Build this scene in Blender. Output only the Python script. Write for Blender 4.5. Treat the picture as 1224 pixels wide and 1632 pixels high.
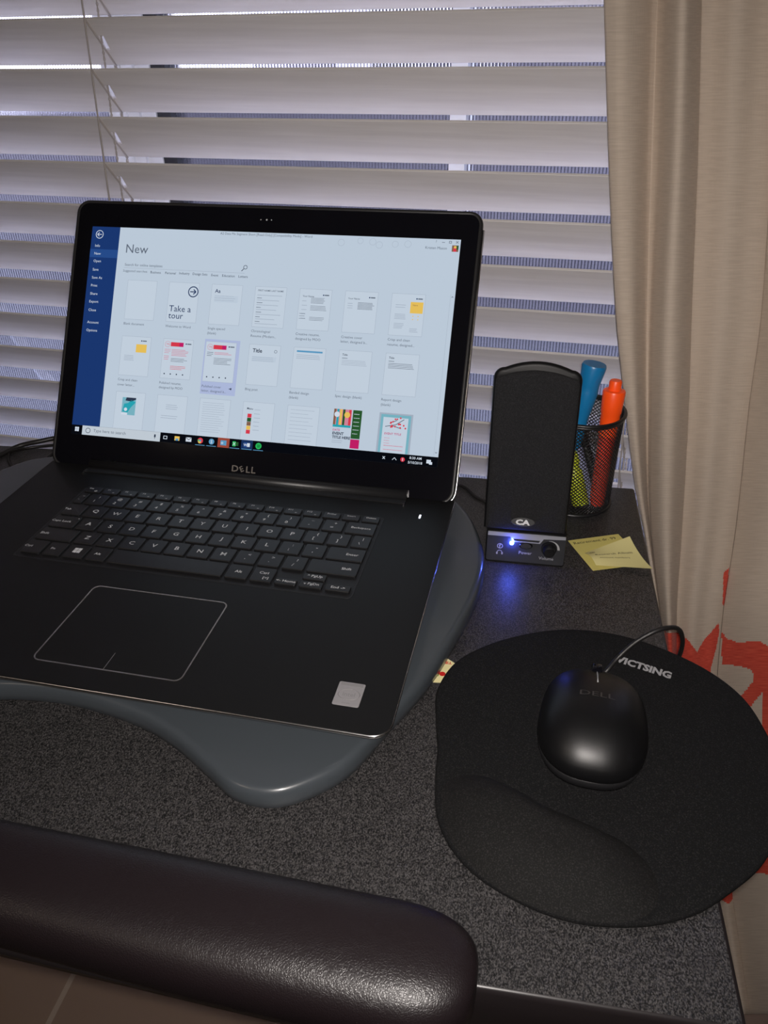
import bpy, math, random
from mathutils import Vector, Matrix
random.seed(7)
for o in list(bpy.data.objects): bpy.data.objects.remove(o)
C = bpy.context.scene.collection
PI = math.pi

# ------------------------------------------------------------------ camera
# modelling units are millimetres, laptop keyboard deck = z 0; floor lies 790 below
ZOFF = 790.0
F_PX = 1248.0
YAW, PITCH, ROLL = -0.227, 0.554, 0.016
CAM = Vector((358.4, -487.2, 340.6))
cy, sy = math.cos(YAW), math.sin(YAW); cp, sp = math.cos(PITCH), math.sin(PITCH); cr, sr = math.cos(ROLL), math.sin(ROLL)
fwd = Vector((sy*cp, cy*cp, -sp)); r0 = Vector((cy, -sy, 0)); d0 = fwd.cross(r0)
RGT = cr*r0 + sr*d0; DWN = -sr*r0 + cr*d0
def ray(px, py): return RGT*((px-612)/F_PX) + DWN*((py-816)/F_PX) + fwd
def at_z(px, py, z):
    d = ray(px, py); return CAM + d*((z-CAM.z)/d.z)
def at_y(px, py, y):
    d = ray(px, py); return CAM + d*((y-CAM.y)/d.y)
def W(v): return Vector((v[0]/1000, v[1]/1000, (v[2]+ZOFF)/1000))
cam = bpy.data.cameras.new('camera'); camo = bpy.data.objects.new('camera', cam); C.objects.link(camo)
cam.sensor_fit = 'VERTICAL'; cam.sensor_height = 36; cam.lens = 36*F_PX/1632
cam.clip_start = .01; cam.clip_end = 100
M = Matrix.Identity(4)
for i in range(3):
    M[i][0] = RGT[i]; M[i][1] = -DWN[i]; M[i][2] = -fwd[i]; M[i][3] = W(CAM)[i]
camo.matrix_world = M
bpy.context.scene.camera = camo

# ------------------------------------------------------------------ light
def light(name, kind, loc, energy, color, size=.01, target=None):
    l = bpy.data.lights.new(name, kind); l.energy = energy; l.color = color
    if kind == 'AREA': l.size = size
    else: l.shadow_soft_size = size
    o = bpy.data.objects.new(name, l); C.objects.link(o); o.location = W(loc)
    if target is not None:
        o.rotation_euler = (W(target)-W(loc)).to_track_quat('-Z', 'Y').to_euler()
    return o
FLASH_POS = CAM + RGT*3 - DWN*3
fl_ = light('phone_flash', 'SPOT', FLASH_POS, 13.0, (1.0, .93, .88), .004, FLASH_POS+fwd*100)
fl_.data.spot_size = math.radians(126); fl_.data.spot_blend = 1.0
light('room_fill', 'AREA', (-900, -1500, 1500), 3.0, (1.0, .82, .66), .5, (0, -1500, -790))  # added warm fill for the dim room, stands for no actual lamp

vs = bpy.context.scene.view_settings
vs.view_transform = 'Standard'; vs.look = 'None'; vs.gamma = 1; vs.use_curve_mapping = False
vs.exposure = 0.0
w = bpy.data.worlds.new('sky'); bpy.context.scene.world = w; w.use_nodes = True
nt = w.node_tree; bg = nt.nodes['Background']
tc = nt.nodes.new('ShaderNodeTexCoord'); sx = nt.nodes.new('ShaderNodeSeparateXYZ'); rp = nt.nodes.new('ShaderNodeValToRGB')
nt.links.new(tc.outputs['Generated'], sx.inputs[0])
mr = nt.nodes.new('ShaderNodeMapRange'); mr.inputs[1].default_value = -.3; mr.inputs[2].default_value = .6
nt.links.new(sx.outputs[2], mr.inputs[0]); nt.links.new(mr.outputs[0], rp.inputs[0]); nt.links.new(rp.outputs[0], bg.inputs[0])
rp.color_ramp.elements[0].color = (.96, .93, 1, 1); rp.color_ramp.elements[1].color = (.70, .78, 1, 1)
bg.inputs[1].default_value = 8.0

# ------------------------------------------------------------------ materials
def mat(name, col, rough=.5, metal=0, spec=.5, bump=None, noise=None, emit=None, coat=0, coat_rough=.1, sheen=0, alpha=1, trans=0, aniso=None):
    m = bpy.data.materials.new(name); m.use_nodes = True; n = m.node_tree.nodes; L = m.node_tree.links
    b = n['Principled BSDF']; c = (*col, 1) if len(col) == 3 else col
    b.inputs['Base Color'].default_value = c; b.inputs['Roughness'].default_value = rough; b.inputs['Metallic'].default_value = metal
    b.inputs['Specular IOR Level'].default_value = spec; b.inputs['Coat Weight'].default_value = coat; b.inputs['Coat Roughness'].default_value = coat_rough
    b.inputs['Sheen Weight'].default_value = sheen; b.inputs['Transmission Weight'].default_value = trans
    if emit: b.inputs['Emission Color'].default_value = (*emit[0], 1); b.inputs['Emission Strength'].default_value = emit[1]
    t = n.new('ShaderNodeTexCoord')
    def tex(scale, detail=3, rgh=.6, stretch=(1, 1, 1)):
        mp = n.new('ShaderNodeMapping'); mp.inputs['Scale'].default_value = stretch
        L.new(t.outputs['Object'], mp.inputs[0])
        x = n.new('ShaderNodeTexNoise'); x.inputs['Scale'].default_value = scale; x.inputs['Detail'].default_value = detail; x.inputs['Roughness'].default_value = rgh
        L.new(mp.outputs[0], x.inputs['Vector']); return x
    if noise:   # (scale, colour a, colour b, lo, hi, stretch)
        x = tex(noise[0], stretch=noise[5] if len(noise) > 5 else (1, 1, 1)); r = n.new('ShaderNodeValToRGB')
        r.color_ramp.elements[0].position = noise[3]; r.color_ramp.elements[1].position = noise[4]
        r.color_ramp.elements[0].color = (*noise[1], 1); r.color_ramp.elements[1].color = (*noise[2], 1)
        L.new(x.outputs['Fac'], r.inputs[0]); L.new(r.outputs[0], b.inputs['Base Color'])
    if bump:    # (scale, strength, distance, stretch)
        x = tex(bump[0], stretch=bump[3] if len(bump) > 3 else (1, 1, 1)); u = n.new('ShaderNodeBump'); u.inputs['Strength'].default_value = bump[1]; u.inputs['Distance'].default_value = bump[2]
        L.new(x.outputs['Fac'], u.inputs['Height']); L.new(u.outputs[0], b.inputs['Normal'])
    return m
def emis(name, col, s=1.0):
    m = bpy.data.materials.new(name); m.use_nodes = True; n = m.node_tree.nodes; n.clear()
    e = n.new('ShaderNodeEmission'); e.inputs[0].default_value = (*col, 1); e.inputs[1].default_value = s
    o = n.new('ShaderNodeOutputMaterial'); m.node_tree.links.new(e.outputs[0], o.inputs[0]); return m
def srgb(r, g, b):
    f = lambda c: (c/255/12.92) if c/255 <= .04045 else ((c/255+.055)/1.055)**2.4
    return (f(r), f(g), f(b))

# ------------------------------------------------------------------ mesh helpers
class MB:
    def __init__(s): s.v = []; s.f = []; s.m = []; s.sm = []
    def add(s, vs_, fs_, mi=0, smooth=False):
        o = len(s.v); s.v += [Vector(v) for v in vs_]
        for f_ in fs_: s.f.append([i+o for i in f_]); s.m.append(mi); s.sm.append(smooth)
    def box(s, lo, hi, mi=0, T=None):
        x0, y0, z0 = lo; x1, y1, z1 = hi
        p = [(x, y, z) for z in (z0, z1) for y in (y0, y1) for x in (x0, x1)]
        if T: p = [T(*q) for q in p]
        s.add(p, [(0, 2, 3, 1), (4, 5, 7, 6), (0, 1, 5, 4), (2, 6, 7, 3), (0, 4, 6, 2), (1, 3, 7, 5)], mi)
    def rings(s, rs, mi=0, smooth=True, cap0=True, cap1=True, close=True):
        n = len(rs[0]); vs_ = [p for r in rs for p in r]; fs_ = []
        for j in range(len(rs)-1):
            for i in range(n if close else n-1):
                a = j*n+i; b = j*n+(i+1) % n; fs_.append((a, b, b+n, a+n))
        s.add(vs_, fs_, mi, smooth)
        o = len(s.v)-len(vs_)
        if cap0: s.f.append([o+i for i in range(n)][::-1]); s.m.append(mi); s.sm.append(False)
        if cap1: s.f.append([o+(len(rs)-1)*n+i for i in range(n)]); s.m.append(mi); s.sm.append(False)
    def tube(s, pts, r, n=8, mi=0, cap=True):
        pts = [Vector(p) for p in pts]; rs = []; up = Vector((0, 0, 1)); prev = None
        for i, p in enumerate(pts):
            t = (pts[min(i+1, len(pts)-1)] - pts[max(i-1, 0)]).normalized()
            if prev is None: a = t.cross(up if abs(t.z) < .9 else Vector((1, 0, 0))).normalized()
            else: a = (prev - t*prev.dot(t)).normalized()
            prev = a; b = t.cross(a); q = r[i] if isinstance(r, (list, tuple)) else r
            rs.append([p + (a*math.cos(2*PI*k/n)+b*math.sin(2*PI*k/n))*q for k in range(n)])
        s.rings(rs, mi, True, cap, cap)
    def lathe(s, axis0, axis1, prof, n=32, mi=0, cap=True):
        A = Vector(axis0); D = (Vector(axis1)-A); Ln = D.length; D.normalize()
        a = D.cross(Vector((0, 1, 0)) if abs(D.y) < .9 else Vector((1, 0, 0))).normalized(); b = D.cross(a)
        s.rings([[A + D*h + (a*math.cos(2*PI*k/n)+b*math.sin(2*PI*k/n))*q for k in range(n)] for h, q in prof], mi, True, cap, cap)
    def quad(s, a, b, c, d, mi=0): s.add([a, b, c, d], [(0, 1, 2, 3)], mi)
    def slab(s, outline, prof, mi=0, smooth=True, T=None):
        """outline CCW 2D points; prof list of (inset, z)"""
        rs = []
        for ins, z in prof:
            o = offset(outline, ins); rs.append([T(x, y, z) if T else (x, y, z) for x, y in o])
        s.rings(rs, mi, smooth)
    def build(s, name, mats, parent=None, auto=None):
        me = bpy.data.meshes.new(name); org = Vector((0, 0, 0))
        q = parent
        while q is not None: org += q.location; q = q.parent
        me.from_pydata([W(v)-org for v in s.v], [], s.f)
        for m_ in (mats if isinstance(mats, (list, tuple)) else [mats]): me.materials.append(m_)
        me.polygons.foreach_set('material_index', s.m); me.polygons.foreach_set('use_smooth', s.sm)
        me.update()
        if auto: 
            try: me.set_sharp_from_angle(angle=math.radians(auto))
            except Exception: pass
        o = bpy.data.objects.new(name, me); C.objects.link(o); o.parent = parent; return o
def offset(pts, d):
    if d == 0: return list(pts)
    n = len(pts); out = []
    for i in range(n):
        a = Vector(pts[i-1]); b = Vector(pts[i]); c = Vector(pts[(i+1) % n])
        n1 = Vector((-(b-a).y, (b-a).x)); n2 = Vector((-(c-b).y, (c-b).x))
        if n1.length: n1.normalize()
        if n2.length: n2.normalize()
        m_ = n1+n2
        if m_.length < 1e-6: m_ = n1
        m_.normalize(); k = max(m_.dot(n1), .5); q = b + m_*(d/k); out.append((q.x, q.y))
    return out
def rrect(x0, y0, x1, y1, r, n=6):
    if not isinstance(r, (list, tuple)): r = [r]*4   # order: BR, TR, TL, BL
    out = []
    for (cx, cy_, a0, q) in ((x1, y0, -90, r[0]), (x1, y1, 0, r[1]), (x0, y1, 90, r[2]), (x0, y0, 180, r[3])):
        ox = cx-q if cx == x1 else cx+q; oy = cy_+q if cy_ == y0 else cy_-q
        for k in range(n+1):
            a = math.radians(a0+90*k/n); out.append((ox+q*math.cos(a), oy+q*math.sin(a)))
    return out
def smooth_closed(P, n=8):
    out = []; N = len(P)
    for i in range(N):
        p0, p1, p2, p3 = [Vector(P[(i+j-1) % N]) for j in range(4)]
        for k in range(n):
            t = k/n; out.append(tuple(.5*((2*p1)+(p2-p0)*t+(2*p0-5*p1+4*p2-p3)*t*t+(-p0+3*p1-3*p2+p3)*t**3)))
    return out
def smooth_open(P, n=8):
    P = [Vector(p) for p in P]; Q = [P[0]*2-P[1]]+P+[P[-1]*2-P[-2]]; out = []
    for i in range(len(P)-1):
        p0, p1, p2, p3 = Q[i:i+4]
        for k in range(n):
            t = k/n; out.append(.5*((2*p1)+(p2-p0)*t+(2*p0-5*p1+4*p2-p3)*t*t+(-p0+3*p1-3*p2+p3)*t**3))
    out.append(P[-1]); return out
_tc = {}
def text_geo(s_, bold=0):
    k = (s_, bold)
    if k in _tc: return _tc[k]
    cu = bpy.data.curves.new('t', 'FONT'); cu.body = s_; cu.size = 1; cu.resolution_u = 2; cu.offset = bold
    cu.align_x = 'CENTER'; cu.align_y = 'CENTER'
    o = bpy.data.objects.new('t', cu); C.objects.link(o)
    dg = bpy.context.evaluated_depsgraph_get(); me = o.evaluated_get(dg).to_mesh()
    vs_ = [v.co.copy() for v in me.vertices]; fs_ = [list(p.vertices) for p in me.polygons]
    o.evaluated_get(dg).to_mesh_clear(); bpy.data.objects.remove(o); bpy.data.curves.remove(cu)
    if vs_:
        x0 = min(v.x for v in vs_); x1 = max(v.x for v in vs_); y0 = min(v.y for v in vs_); y1 = max(v.y for v in vs_)
    else: x0 = x1 = y0 = y1 = 0
    _tc[k] = (vs_, fs_, x0, x1, y0, y1); return _tc[k]
def text(mb, s_, o, X, Y, size, mi=0, align='C', bold=0, xs=1, valign='C'):
    """size = font size in mm; o = anchor"""
    vs_, fs_, x0, x1, y0, y1 = text_geo(s_, bold); o = Vector(o); X = Vector(X); Y = Vector(Y)
    ax = {'C': (x0+x1)/2, 'L': x0, 'R': x1}[align]; ay = (y0+y1)/2 if valign == 'C' else -.25
    mb.add([o + X*((v.x-ax)*size*xs) + Y*((v.y-ay)*size) for v in vs_], fs_, mi)
def empty(name, loc, label, cat, group=None):
    o = bpy.data.objects.new(name, None); C.objects.link(o); o.location = W(loc); o.empty_display_size = .02
    o['label'] = label; o['category'] = cat
    if group: o['group'] = group
    return o
def tag(o, label, cat, group=None):
    o['label'] = label; o['category'] = cat
    if group: o['group'] = group
    return o
def struct(o): o['kind'] = 'structure'; return o

# ------------------------------------------------------------------ palette
m_slat = mat('white_faux_wood', (.76, .73, .71), .45, spec=.35, noise=(9, (.71, .675, .66), (.79, .755, .74), .35, .65, (.5, 12, 12)), bump=(60, .12, .0006, (.15, 4, 4)))
m_cord = mat('blind_cord', (.50, .45, .42), .9, bump=(1800, .6, .0004))
m_frame = mat('white_window_frame', (.75, .75, .77), .4)
m_gasket = mat('dark_window_gasket', (.02, .02, .025), .6)
m_wall = mat('painted_wall', (.45, .42, .38), .8, bump=(90, .1, .001))
m_ceil = mat('painted_ceiling', (.6, .6, .6), .8)
m_tile = None
m_desk = mat('black_laminate', (.03, .03, .03), .40, spec=.5, noise=(1450, (.006, .006, .0065), (.088, .083, .083), .42, .68, (1, .7, 1)), bump=(1400, .5, .0003))
m_deskedge = mat('black_desk_edge', (.016, .013, .014), .32)
m_deck = mat('brushed_black_aluminium', (.0065, .0065, .0068), .45, metal=.1, spec=.28, bump=(500, .04, .0002, (.05, 3, 1)))
m_silver = mat('polished_silver_edge', (.62, .61, .60), .22, metal=1)
m_blackpl = mat('black_plastic', (.012, .012, .013), .4)
m_gloss = mat('black_glass', (.004, .004, .006), .08, spec=.6)
m_key = mat('black_keycap', (.008, .008, .009), .38, spec=.5)
m_legend = mat('white_legend', (.50, .50, .50), .6, emit=((.5, .5, .52), .10))
m_well = mat('keyboard_well', (.006, .006, .007), .5)
m_board = mat('slate_grey_lacquer', (.048, .056, .064), .32, spec=.45, coat=.3, coat_rough=.08)
m_pad = mat('black_lycra', (.011, .011, .012), .85, spec=.2, noise=(1300, (.004, .004, .0045), (.030, .029, .029), .52, .80), bump=(1400, .35, .0003))
m_gel = mat('grey_black_lycra', (.02, .018, .018), .85, spec=.25, noise=(1300, (.0045, .0043, .0043), (.030, .0275, .0275), .50, .80), bump=(1400, .35, .0003))
m_mouse = mat('matte_black_plastic', (.004, .004, .0045), .40, spec=.38, bump=(1600, .12, .0002))
m_print = mat('grey_print', (.32, .32, .33), .6)
m_leather = mat('brown_black_leather', (.0085, .0056, .0066), .38, spec=.42)
m_grille = mat('speaker_cloth', (.010, .010, .011), .95, noise=(1300, (.0035, .0035, .0045), (.021, .021, .024), .45, .78), bump=(1300, .6, .0004))
m_spk = mat('speaker_plastic', (.005, .005, .0055), .45, spec=.22)
m_panel = mat('graphite_panel', (.028, .029, .033), .38, metal=.3)
m_trim = mat('silver_trim', (.42, .43, .46), .35, metal=.6)
m_wire = mat('black_wire', (.010, .010, .011), .35)
m_blue = mat('blue_marker_plastic', srgb(20, 118, 175), .35)
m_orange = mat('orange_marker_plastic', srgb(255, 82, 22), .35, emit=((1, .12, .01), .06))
m_red = mat('red_marker_plastic', srgb(225, 60, 35), .4)
m_green = mat('yellow_green_marker', srgb(190, 205, 50), .4)
m_lilac = mat('pale_marker', srgb(140, 145, 180), .4)
m_note = mat('yellow_paper', (.62, .54, .16), .8)
m_note2 = mat('pale_yellow_paper', (.60, .54, .24), .8)
m_ink = mat('dark_ink', (.06, .05, .03), .7)
m_card = mat('cream_card', srgb(225, 215, 160), .6)
m_cardred = mat('red_print', srgb(190, 30, 25), .6)
m_cardgreen = mat('green_print', srgb(120, 140, 40), .6)
m_cable = mat('black_rubber', (.010, .009, .009), .45)
m_sticker = mat('silver_sticker', (.30, .29, .30), .45, metal=.3)
m_stickdark = mat('grey_sticker_print', (.20, .195, .20), .45)

# curtain linen: horizontal slub weave in bump and colour, laid out along the cloth
def linen(name, a, b, k=1):
    m = mat(name, a, .9, spec=.15, sheen=.1); n = m.node_tree.nodes; L = m.node_tree.links; t = n.new('ShaderNodeUVMap')
    def nz(sc, st, det=2):
        mp = n.new('ShaderNodeMapping'); mp.inputs['Scale'].default_value = st; L.new(t.outputs['UV'], mp.inputs[0])
        x = n.new('ShaderNodeTexNoise'); x.inputs['Scale'].default_value = sc; x.inputs['Detail'].default_value = det; L.new(mp.outputs[0], x.inputs['Vector']); return x
    c = nz(100*k, (.55, 8, 1)); r = n.new('ShaderNodeValToRGB'); r.color_ramp.elements[0].position = .3; r.color_ramp.elements[1].position = .72
    r.color_ramp.elements[0].color = (*a, 1); r.color_ramp.elements[1].color = (*b, 1); L.new(c.outputs['Fac'], r.inputs[0]); L.new(r.outputs[0], n['Principled BSDF'].inputs['Base Color'])
    x1 = nz(200, (.2, 4, 1)); x2 = nz(200, (4, .4, 1))
    ad = n.new('ShaderNodeMath'); ad.operation = 'ADD'; L.new(x1.outputs['Fac'], ad.inputs[0]); L.new(x2.outputs['Fac'], ad.inputs[1])
    u = n.new('ShaderNodeBump'); u.inputs['Strength'].default_value = .35; u.inputs['Distance'].default_value = .0007
    L.new(ad.outputs[0], u.inputs['Height']); L.new(u.outputs[0], n['Principled BSDF'].inputs['Normal']); return m
m_linen = linen('beige_linen', (.535, .445, .365), (.62, .525, .435))
m_embro = linen('red_embroidery', (.55, .05, .035), (.80, .13, .08), 2)

# leather: pebbled cells
n = m_leather.node_tree.nodes; L = m_leather.node_tree.links
t = n.new('ShaderNodeTexCoord'); vo = n.new('ShaderNodeTexVoronoi'); vo.inputs['Scale'].default_value = 850; vo.feature = 'DISTANCE_TO_EDGE'
nz = n.new('ShaderNodeTexNoise'); nz.inputs['Scale'].default_value = 180
mx = n.new('ShaderNodeMix'); mx.data_type = 'VECTOR'; mx.inputs[0].default_value = .004
L.new(t.outputs['Object'], mx.inputs[4]); L.new(nz.outputs['Color'], mx.inputs[5]); L.new(t.outputs['Object'], nz.inputs['Vector']); L.new(mx.outputs[1], vo.inputs['Vector'])
mh = n.new('ShaderNodeMath'); mh.operation = 'MINIMUM'; mh.inputs[1].default_value = .25; L.new(vo.outputs['Distance'], mh.inputs[0])
u = n.new('ShaderNodeBump'); u.inputs['Strength'].default_value = .28; u.inputs['Distance'].default_value = .0007
L.new(mh.outputs[0], u.inputs['Height']); L.new(u.outputs[0], n['Principled BSDF'].inputs['Normal'])

# floor tiles
m_tile = mat('tan_floor_tile', (.32, .22, .15), .5)
n = m_tile.node_tree.nodes; L = m_tile.node_tree.links; t = n.new('ShaderNodeTexCoord'); br = n.new('ShaderNodeTexBrick')
mp = n.new('ShaderNodeMapping'); mp.inputs['Rotation'].default_value = (0, 0, math.radians(-1.8)); mp.inputs['Location'].default_value = (.214, .12, 0)
L.new(t.outputs['Object'], mp.inputs[0]); L.new(mp.outputs[0], br.inputs['Vector'])
br.offset = 0; br.inputs['Scale'].default_value = 1; br.inputs['Brick Width'].default_value = .45; br.inputs['Row Height'].default_value = .45; br.inputs['Mortar Size'].default_value = .004
br.inputs['Color1'].default_value = (.30, .205, .145, 1); br.inputs['Color2'].default_value = (.32, .22, .15, 1); br.inputs['Mortar'].default_value = (.46, .36, .27, 1)
L.new(br.outputs['Color'], n['Principled BSDF'].inputs['Base Color'])

# reeded glass
m_glass = bpy.data.materials.new('reeded_glass'); m_glass.use_nodes = True; n = m_glass.node_tree.nodes; L = m_glass.node_tree.links; n.clear()
rf = n.new('ShaderNodeBsdfRefraction'); rf.inputs['IOR'].default_value = 1.45; rf.inputs['Roughness'].default_value = .02; rf.inputs['Color'].default_value = (.86, .88, .95, 1)
t = n.new('ShaderNodeTexCoord'); sp_ = n.new('ShaderNodeSeparateXYZ'); L.new(t.outputs['Object'], sp_.inputs[0])   # moulded dark webs between the reeds
m1 = n.new('ShaderNodeMath'); m1.operation = 'MULTIPLY'; m1.inputs[1].default_value = 1/.0036; L.new(sp_.outputs[0], m1.inputs[0])
m2 = n.new('ShaderNodeMath'); m2.operation = 'FRACT'; L.new(m1.outputs[0], m2.inputs[0])
cr2 = n.new('ShaderNodeValToRGB'); cr2.color_ramp.elements[0].position = .30; cr2.color_ramp.elements[1].position = .48; cr2.color_ramp.elements[0].color = (.34, .34, .40, 1); cr2.color_ramp.elements[1].color = (.92, .92, .98, 1); L.new(m2.outputs[0], cr2.inputs[0]); L.new(cr2.outputs[0], rf.inputs['Color'])
tr = n.new('ShaderNodeBsdfTransparent'); tr.inputs[0].default_value = (.8, .82, .9, 1); ms = n.new('ShaderNodeMixShader'); ms.inputs[0].default_value = .15
gl = n.new('ShaderNodeBsdfGlossy'); gl.inputs['Roughness'].default_value = .1; ms2 = n.new('ShaderNodeMixShader'); ms2.inputs[0].default_value = .05
o_ = n.new('ShaderNodeOutputMaterial'); L.new(rf.outputs[0], ms.inputs[1]); L.new(tr.outputs[0], ms.inputs[2]); L.new(ms.outputs[0], ms2.inputs[1]); L.new(gl.outputs[0], ms2.inputs[2]); L.new(ms2.outputs[0], o_.inputs[0])

# ------------------------------------------------------------------ the room
TH = math.radians(-1.804); ct, st = math.cos(TH), math.sin(TH)
def WIN(u, w_, z):      # window frame of reference: u along the wall, w outward
    return Vector((u*ct - w_*st, 336.9 + u*st + w_*ct, z))
FL = -790; CE = 1700; WW = 118   # window wall inner face is at w = 45
def wbox(name, lo, hi, m): b = MB(); b.box(lo, hi, 0, WIN); return struct(b.build(name, m))
wbox('floor', (-2000, -3300, FL-60), (1500, 60, FL), m_tile)
wbox('ceiling', (-2000, -3300, CE), (1500, 60, CE+60), m_ceil)
wbox('wall_left', (-2060, -3300, FL), (-2000, 60, CE), m_wall)
wbox('wall_right', (1500, -3300, FL), (1560, 60, CE), m_wall)
wbox('wall_front', (-2060, -3360, FL), (1560, -3300, CE), m_wall)
b = MB(); U0, U1, Z0, Z1 = -900, 760, -380, 1340
b.box((-2060, 60, FL), (U0, 210, CE), 0, WIN); b.box((U1, 60, FL), (1560, 210, CE), 0, WIN)
b.box((U0, 60, FL), (U1, 210, Z0), 0, WIN); b.box((U0, 60, Z1), (U1, 210, CE), 0, WIN)
struct(b.build('wall_back', m_wall))

win = bpy.data.objects.new('window_1', None); C.objects.link(win); win.location = W(WIN(0, 90, Z0)); win['kind'] = 'structure'
b = MB(); b.box((U0, 75, Z0), (U0+45, 150, Z1), 0, WIN); b.box((U1-45, 75, Z0), (U1, 150, Z1), 0, WIN)
b.box((U0+45, 75, Z0), (U1-45, 150, Z0+45), 0, WIN); b.box((U0+45, 75, Z1-45), (U1-45, 150, Z1), 0, WIN)
b.build('window_frame', m_frame, win)
b = MB(); b.box((-172, 84, Z0+45), (-150, 125, Z1-45), 0, WIN); b.box((-150, 88, Z0+45), (-136, 125, Z1-45), 0, WIN); b.box((-136, 94, Z0+45), (-118, 125, Z1-45), 0, WIN)
b.build('window_stile', m_frame, win)
b = MB(); b.box((-118, 97, Z0+45), (-101, 125, Z1-45), 0, WIN); b.build('window_gasket', m_gasket, win)
b = MB(); b.box((224, 88, Z0+45), (241, 125, Z1-45), 0, WIN); b.build('mullion', m_frame, win)
def reeded(u0, u1):
    b = MB(); p = 3.6; n_ = int((u1-u0)/p); top = []; bot = []
    for i in range(n_+1):
        for k, dw in ((0, 0), (.17, .55), (.34, .86), (.5, .95), (.66, .86), (.83, .55)):
            u_ = u0+(i+k)*p
            if u_ > u1: break
            top.append(WIN(u_, 108-dw*1.2, Z1-45)); bot.append(WIN(u_, 108-dw*1.2, Z0+45))
    N = len(top); b.add(bot+top, [(i, i+1, N+i+1, N+i) for i in range(N-1)], 0, True)
    b.quad(WIN(u0, 112, Z0+45), WIN(u0, 112, Z1-45), WIN(u1, 112, Z1-45), WIN(u1, 112, Z0+45))
    b.build('glass_pane', m_glass, win)
reeded(U0+45, -172); reeded(-101, 224); reeded(241, U1-45)

# outside: paved patio, an added stepped sky block to the left, a taller wall to the right
m_pat = mat('patio_paving', (.05, .05, .055), .8, noise=(1.2, (.042, .040, .044), (.062, .058, .064), .3, .7))
m_ext = mat('violet_grey_render', (.07, .066, .075), .8, noise=(1.5, (.055, .05, .058), (.09, .082, .092), .3, .7, (6, 1, 1)))
b = MB(); b.box((-9000, 210, FL-160), (9000, 9000, FL-100), 0, WIN); p = struct(b.build('ground', m_pat))
def at_w(px, py, w_):
    d = ray(px, py); n_ = Vector((-st, ct, 0)); k_ = (w_ - n_.dot(CAM-Vector((0, 336.9, 0))))/n_.dot(d); p_ = CAM+d*k_
    return (p_.x*ct + (p_.y-336.9)*st)
b = MB(); e_ = [-8000, at_w(40, 175, 3000), at_w(170, 100, 3000), at_w(255, 30, 3000), at_w(350, 100, 3000), at_w(450, 60, 3000)]
for k, tz in enumerate((-30, 95, 430, 280, 95)): b.box((e_[k], 3000+k, FL-100), (e_[k+1], 3150, tz), 0, WIN)  # made-up step heights, shaped so bright sky shows only in patches
tag(b.build('stepped_sky_block', m_ext), 'low stepped block outside, added to cut off parts of the bright sky, seen at upper left', 'wall')
b = MB(); b.box((e_[5]+4, 3000, FL-100), (5200, 3200, 900), 0, WIN); tag(b.build('patio_wall', m_ext), 'tall shaded violet-grey wall outside, behind the ribbed window glass', 'wall')

# ------------------------------------------------------------------ venetian blind
bl = empty('venetian_blind', WIN(0, 15, -342), 'white faux-wood venetian blind with tilted slats across the window behind the desk', 'blind')
Z00, PITCH_S, SD, SH = 351.7, 44.0, 30.0, 41.0
BU0, BU1 = -820, 640
def ladder_u(side, z): return (-124.5-(367-z)*.058) if side == 0 else (443.0+(-40-z)*.06)
sl = Vector((SD, -SH)).normalized(); nn = Vector((-sl.y, sl.x))   # along slat (w,z) ; its normal
SLW = math.hypot(SD, SH)
def slat_mesh(mb, z, holes):
    def P(u_, s_, t_):   # s along slat, t thickness
        q = sl*s_ + nn*t_; return WIN(u_, q.x, z+q.y)
    def bar(u0, u1, s0, s1):
        prof = [(s0+.35 if s0 == 0 else s0, 0), (s1-.8 if s1 == SLW else s1, 0)]
        if s1 == SLW: prof += [(s1, .8), (s1, 2.2), (s1-.8, 3)]
        else: prof += [(s1, 3)]
        if s0 == 0: prof += [(s0+.35, 3), (0, 2.65), (0, .35)]
        else: prof += [(s0, 3)]
        mb.rings([[P(u_, *q) for q in prof] for u_ in (u0, u1)], 0, False)
    last = BU0
    for h in holes:
        bar(last, h-3, 0, SLW); bar(h-3, h+3, 0, SLW/2-8); bar(h-3, h+3, SLW/2+8, SLW); last = h+3
    bar(last, BU1, 0, SLW)
proto = None
for k in range(14, -21, -1):
    z = Z00 - PITCH_S*k
    b = MB(); slat_mesh(b, z, [ladder_u(0, z)+5, ladder_u(1, z)-3]); b.build('slat', m_slat, bl)
b = MB(); b.box((BU0, -2, -342), (BU1, 38, -326), 0, WIN); b.build('bottom_rail', m_slat, bl)
b = MB(); b.box((BU0, -10, Z00+PITCH_S*20+20), (BU1, 45, Z00+PITCH_S*20+65), 0, WIN); b.build('head_rail', m_slat, bl)
for side in (0, 1):
    b = MB(); zt = 1230; zb = -330
    b.tube([WIN(ladder_u(side, z_)-2, -2.0, z_) for z_ in (zt, 500, 0, zb)], .95, 6)
    b.build('ladder_cord', m_cord, bl)
    b = MB()
    for ph in (0, PI):
        b.tube([WIN(ladder_u(side, z_)+6+1.0*math.cos(z_*.55+ph), SD+1.5+math.sin(z_*.55+ph), z_) for z_ in range(-320, 620, 3)], .85, 5)
    b.build('ladder_cord', m_cord, bl)
    b = MB()
    for k in range(14, -6, -1):
        z = Z00 - PITCH_S*k; u_ = ladder_u(side, z)
        pts = []
        for s_ in (0, 12, 26, 40, SLW):
            q = sl*s_ - nn*.9; pts.append(WIN(u_-2+8*s_/SLW, q.x, z+q.y))
        b.tube(pts, 1.0, 5)
    b.build('ladder_rung', m_cord, bl)
    b = MB()
    for ph in (0, PI):
        b.tube([WIN(ladder_u(side, z_)+3+.8*math.cos(z_*.6+ph), SD/2+.8*math.sin(z_*.6+ph), z_-SH/2+7) for z_ in range(-180, 620, 3)], .6, 5)
    b.build('lift_cord', m_cord, bl)

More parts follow.
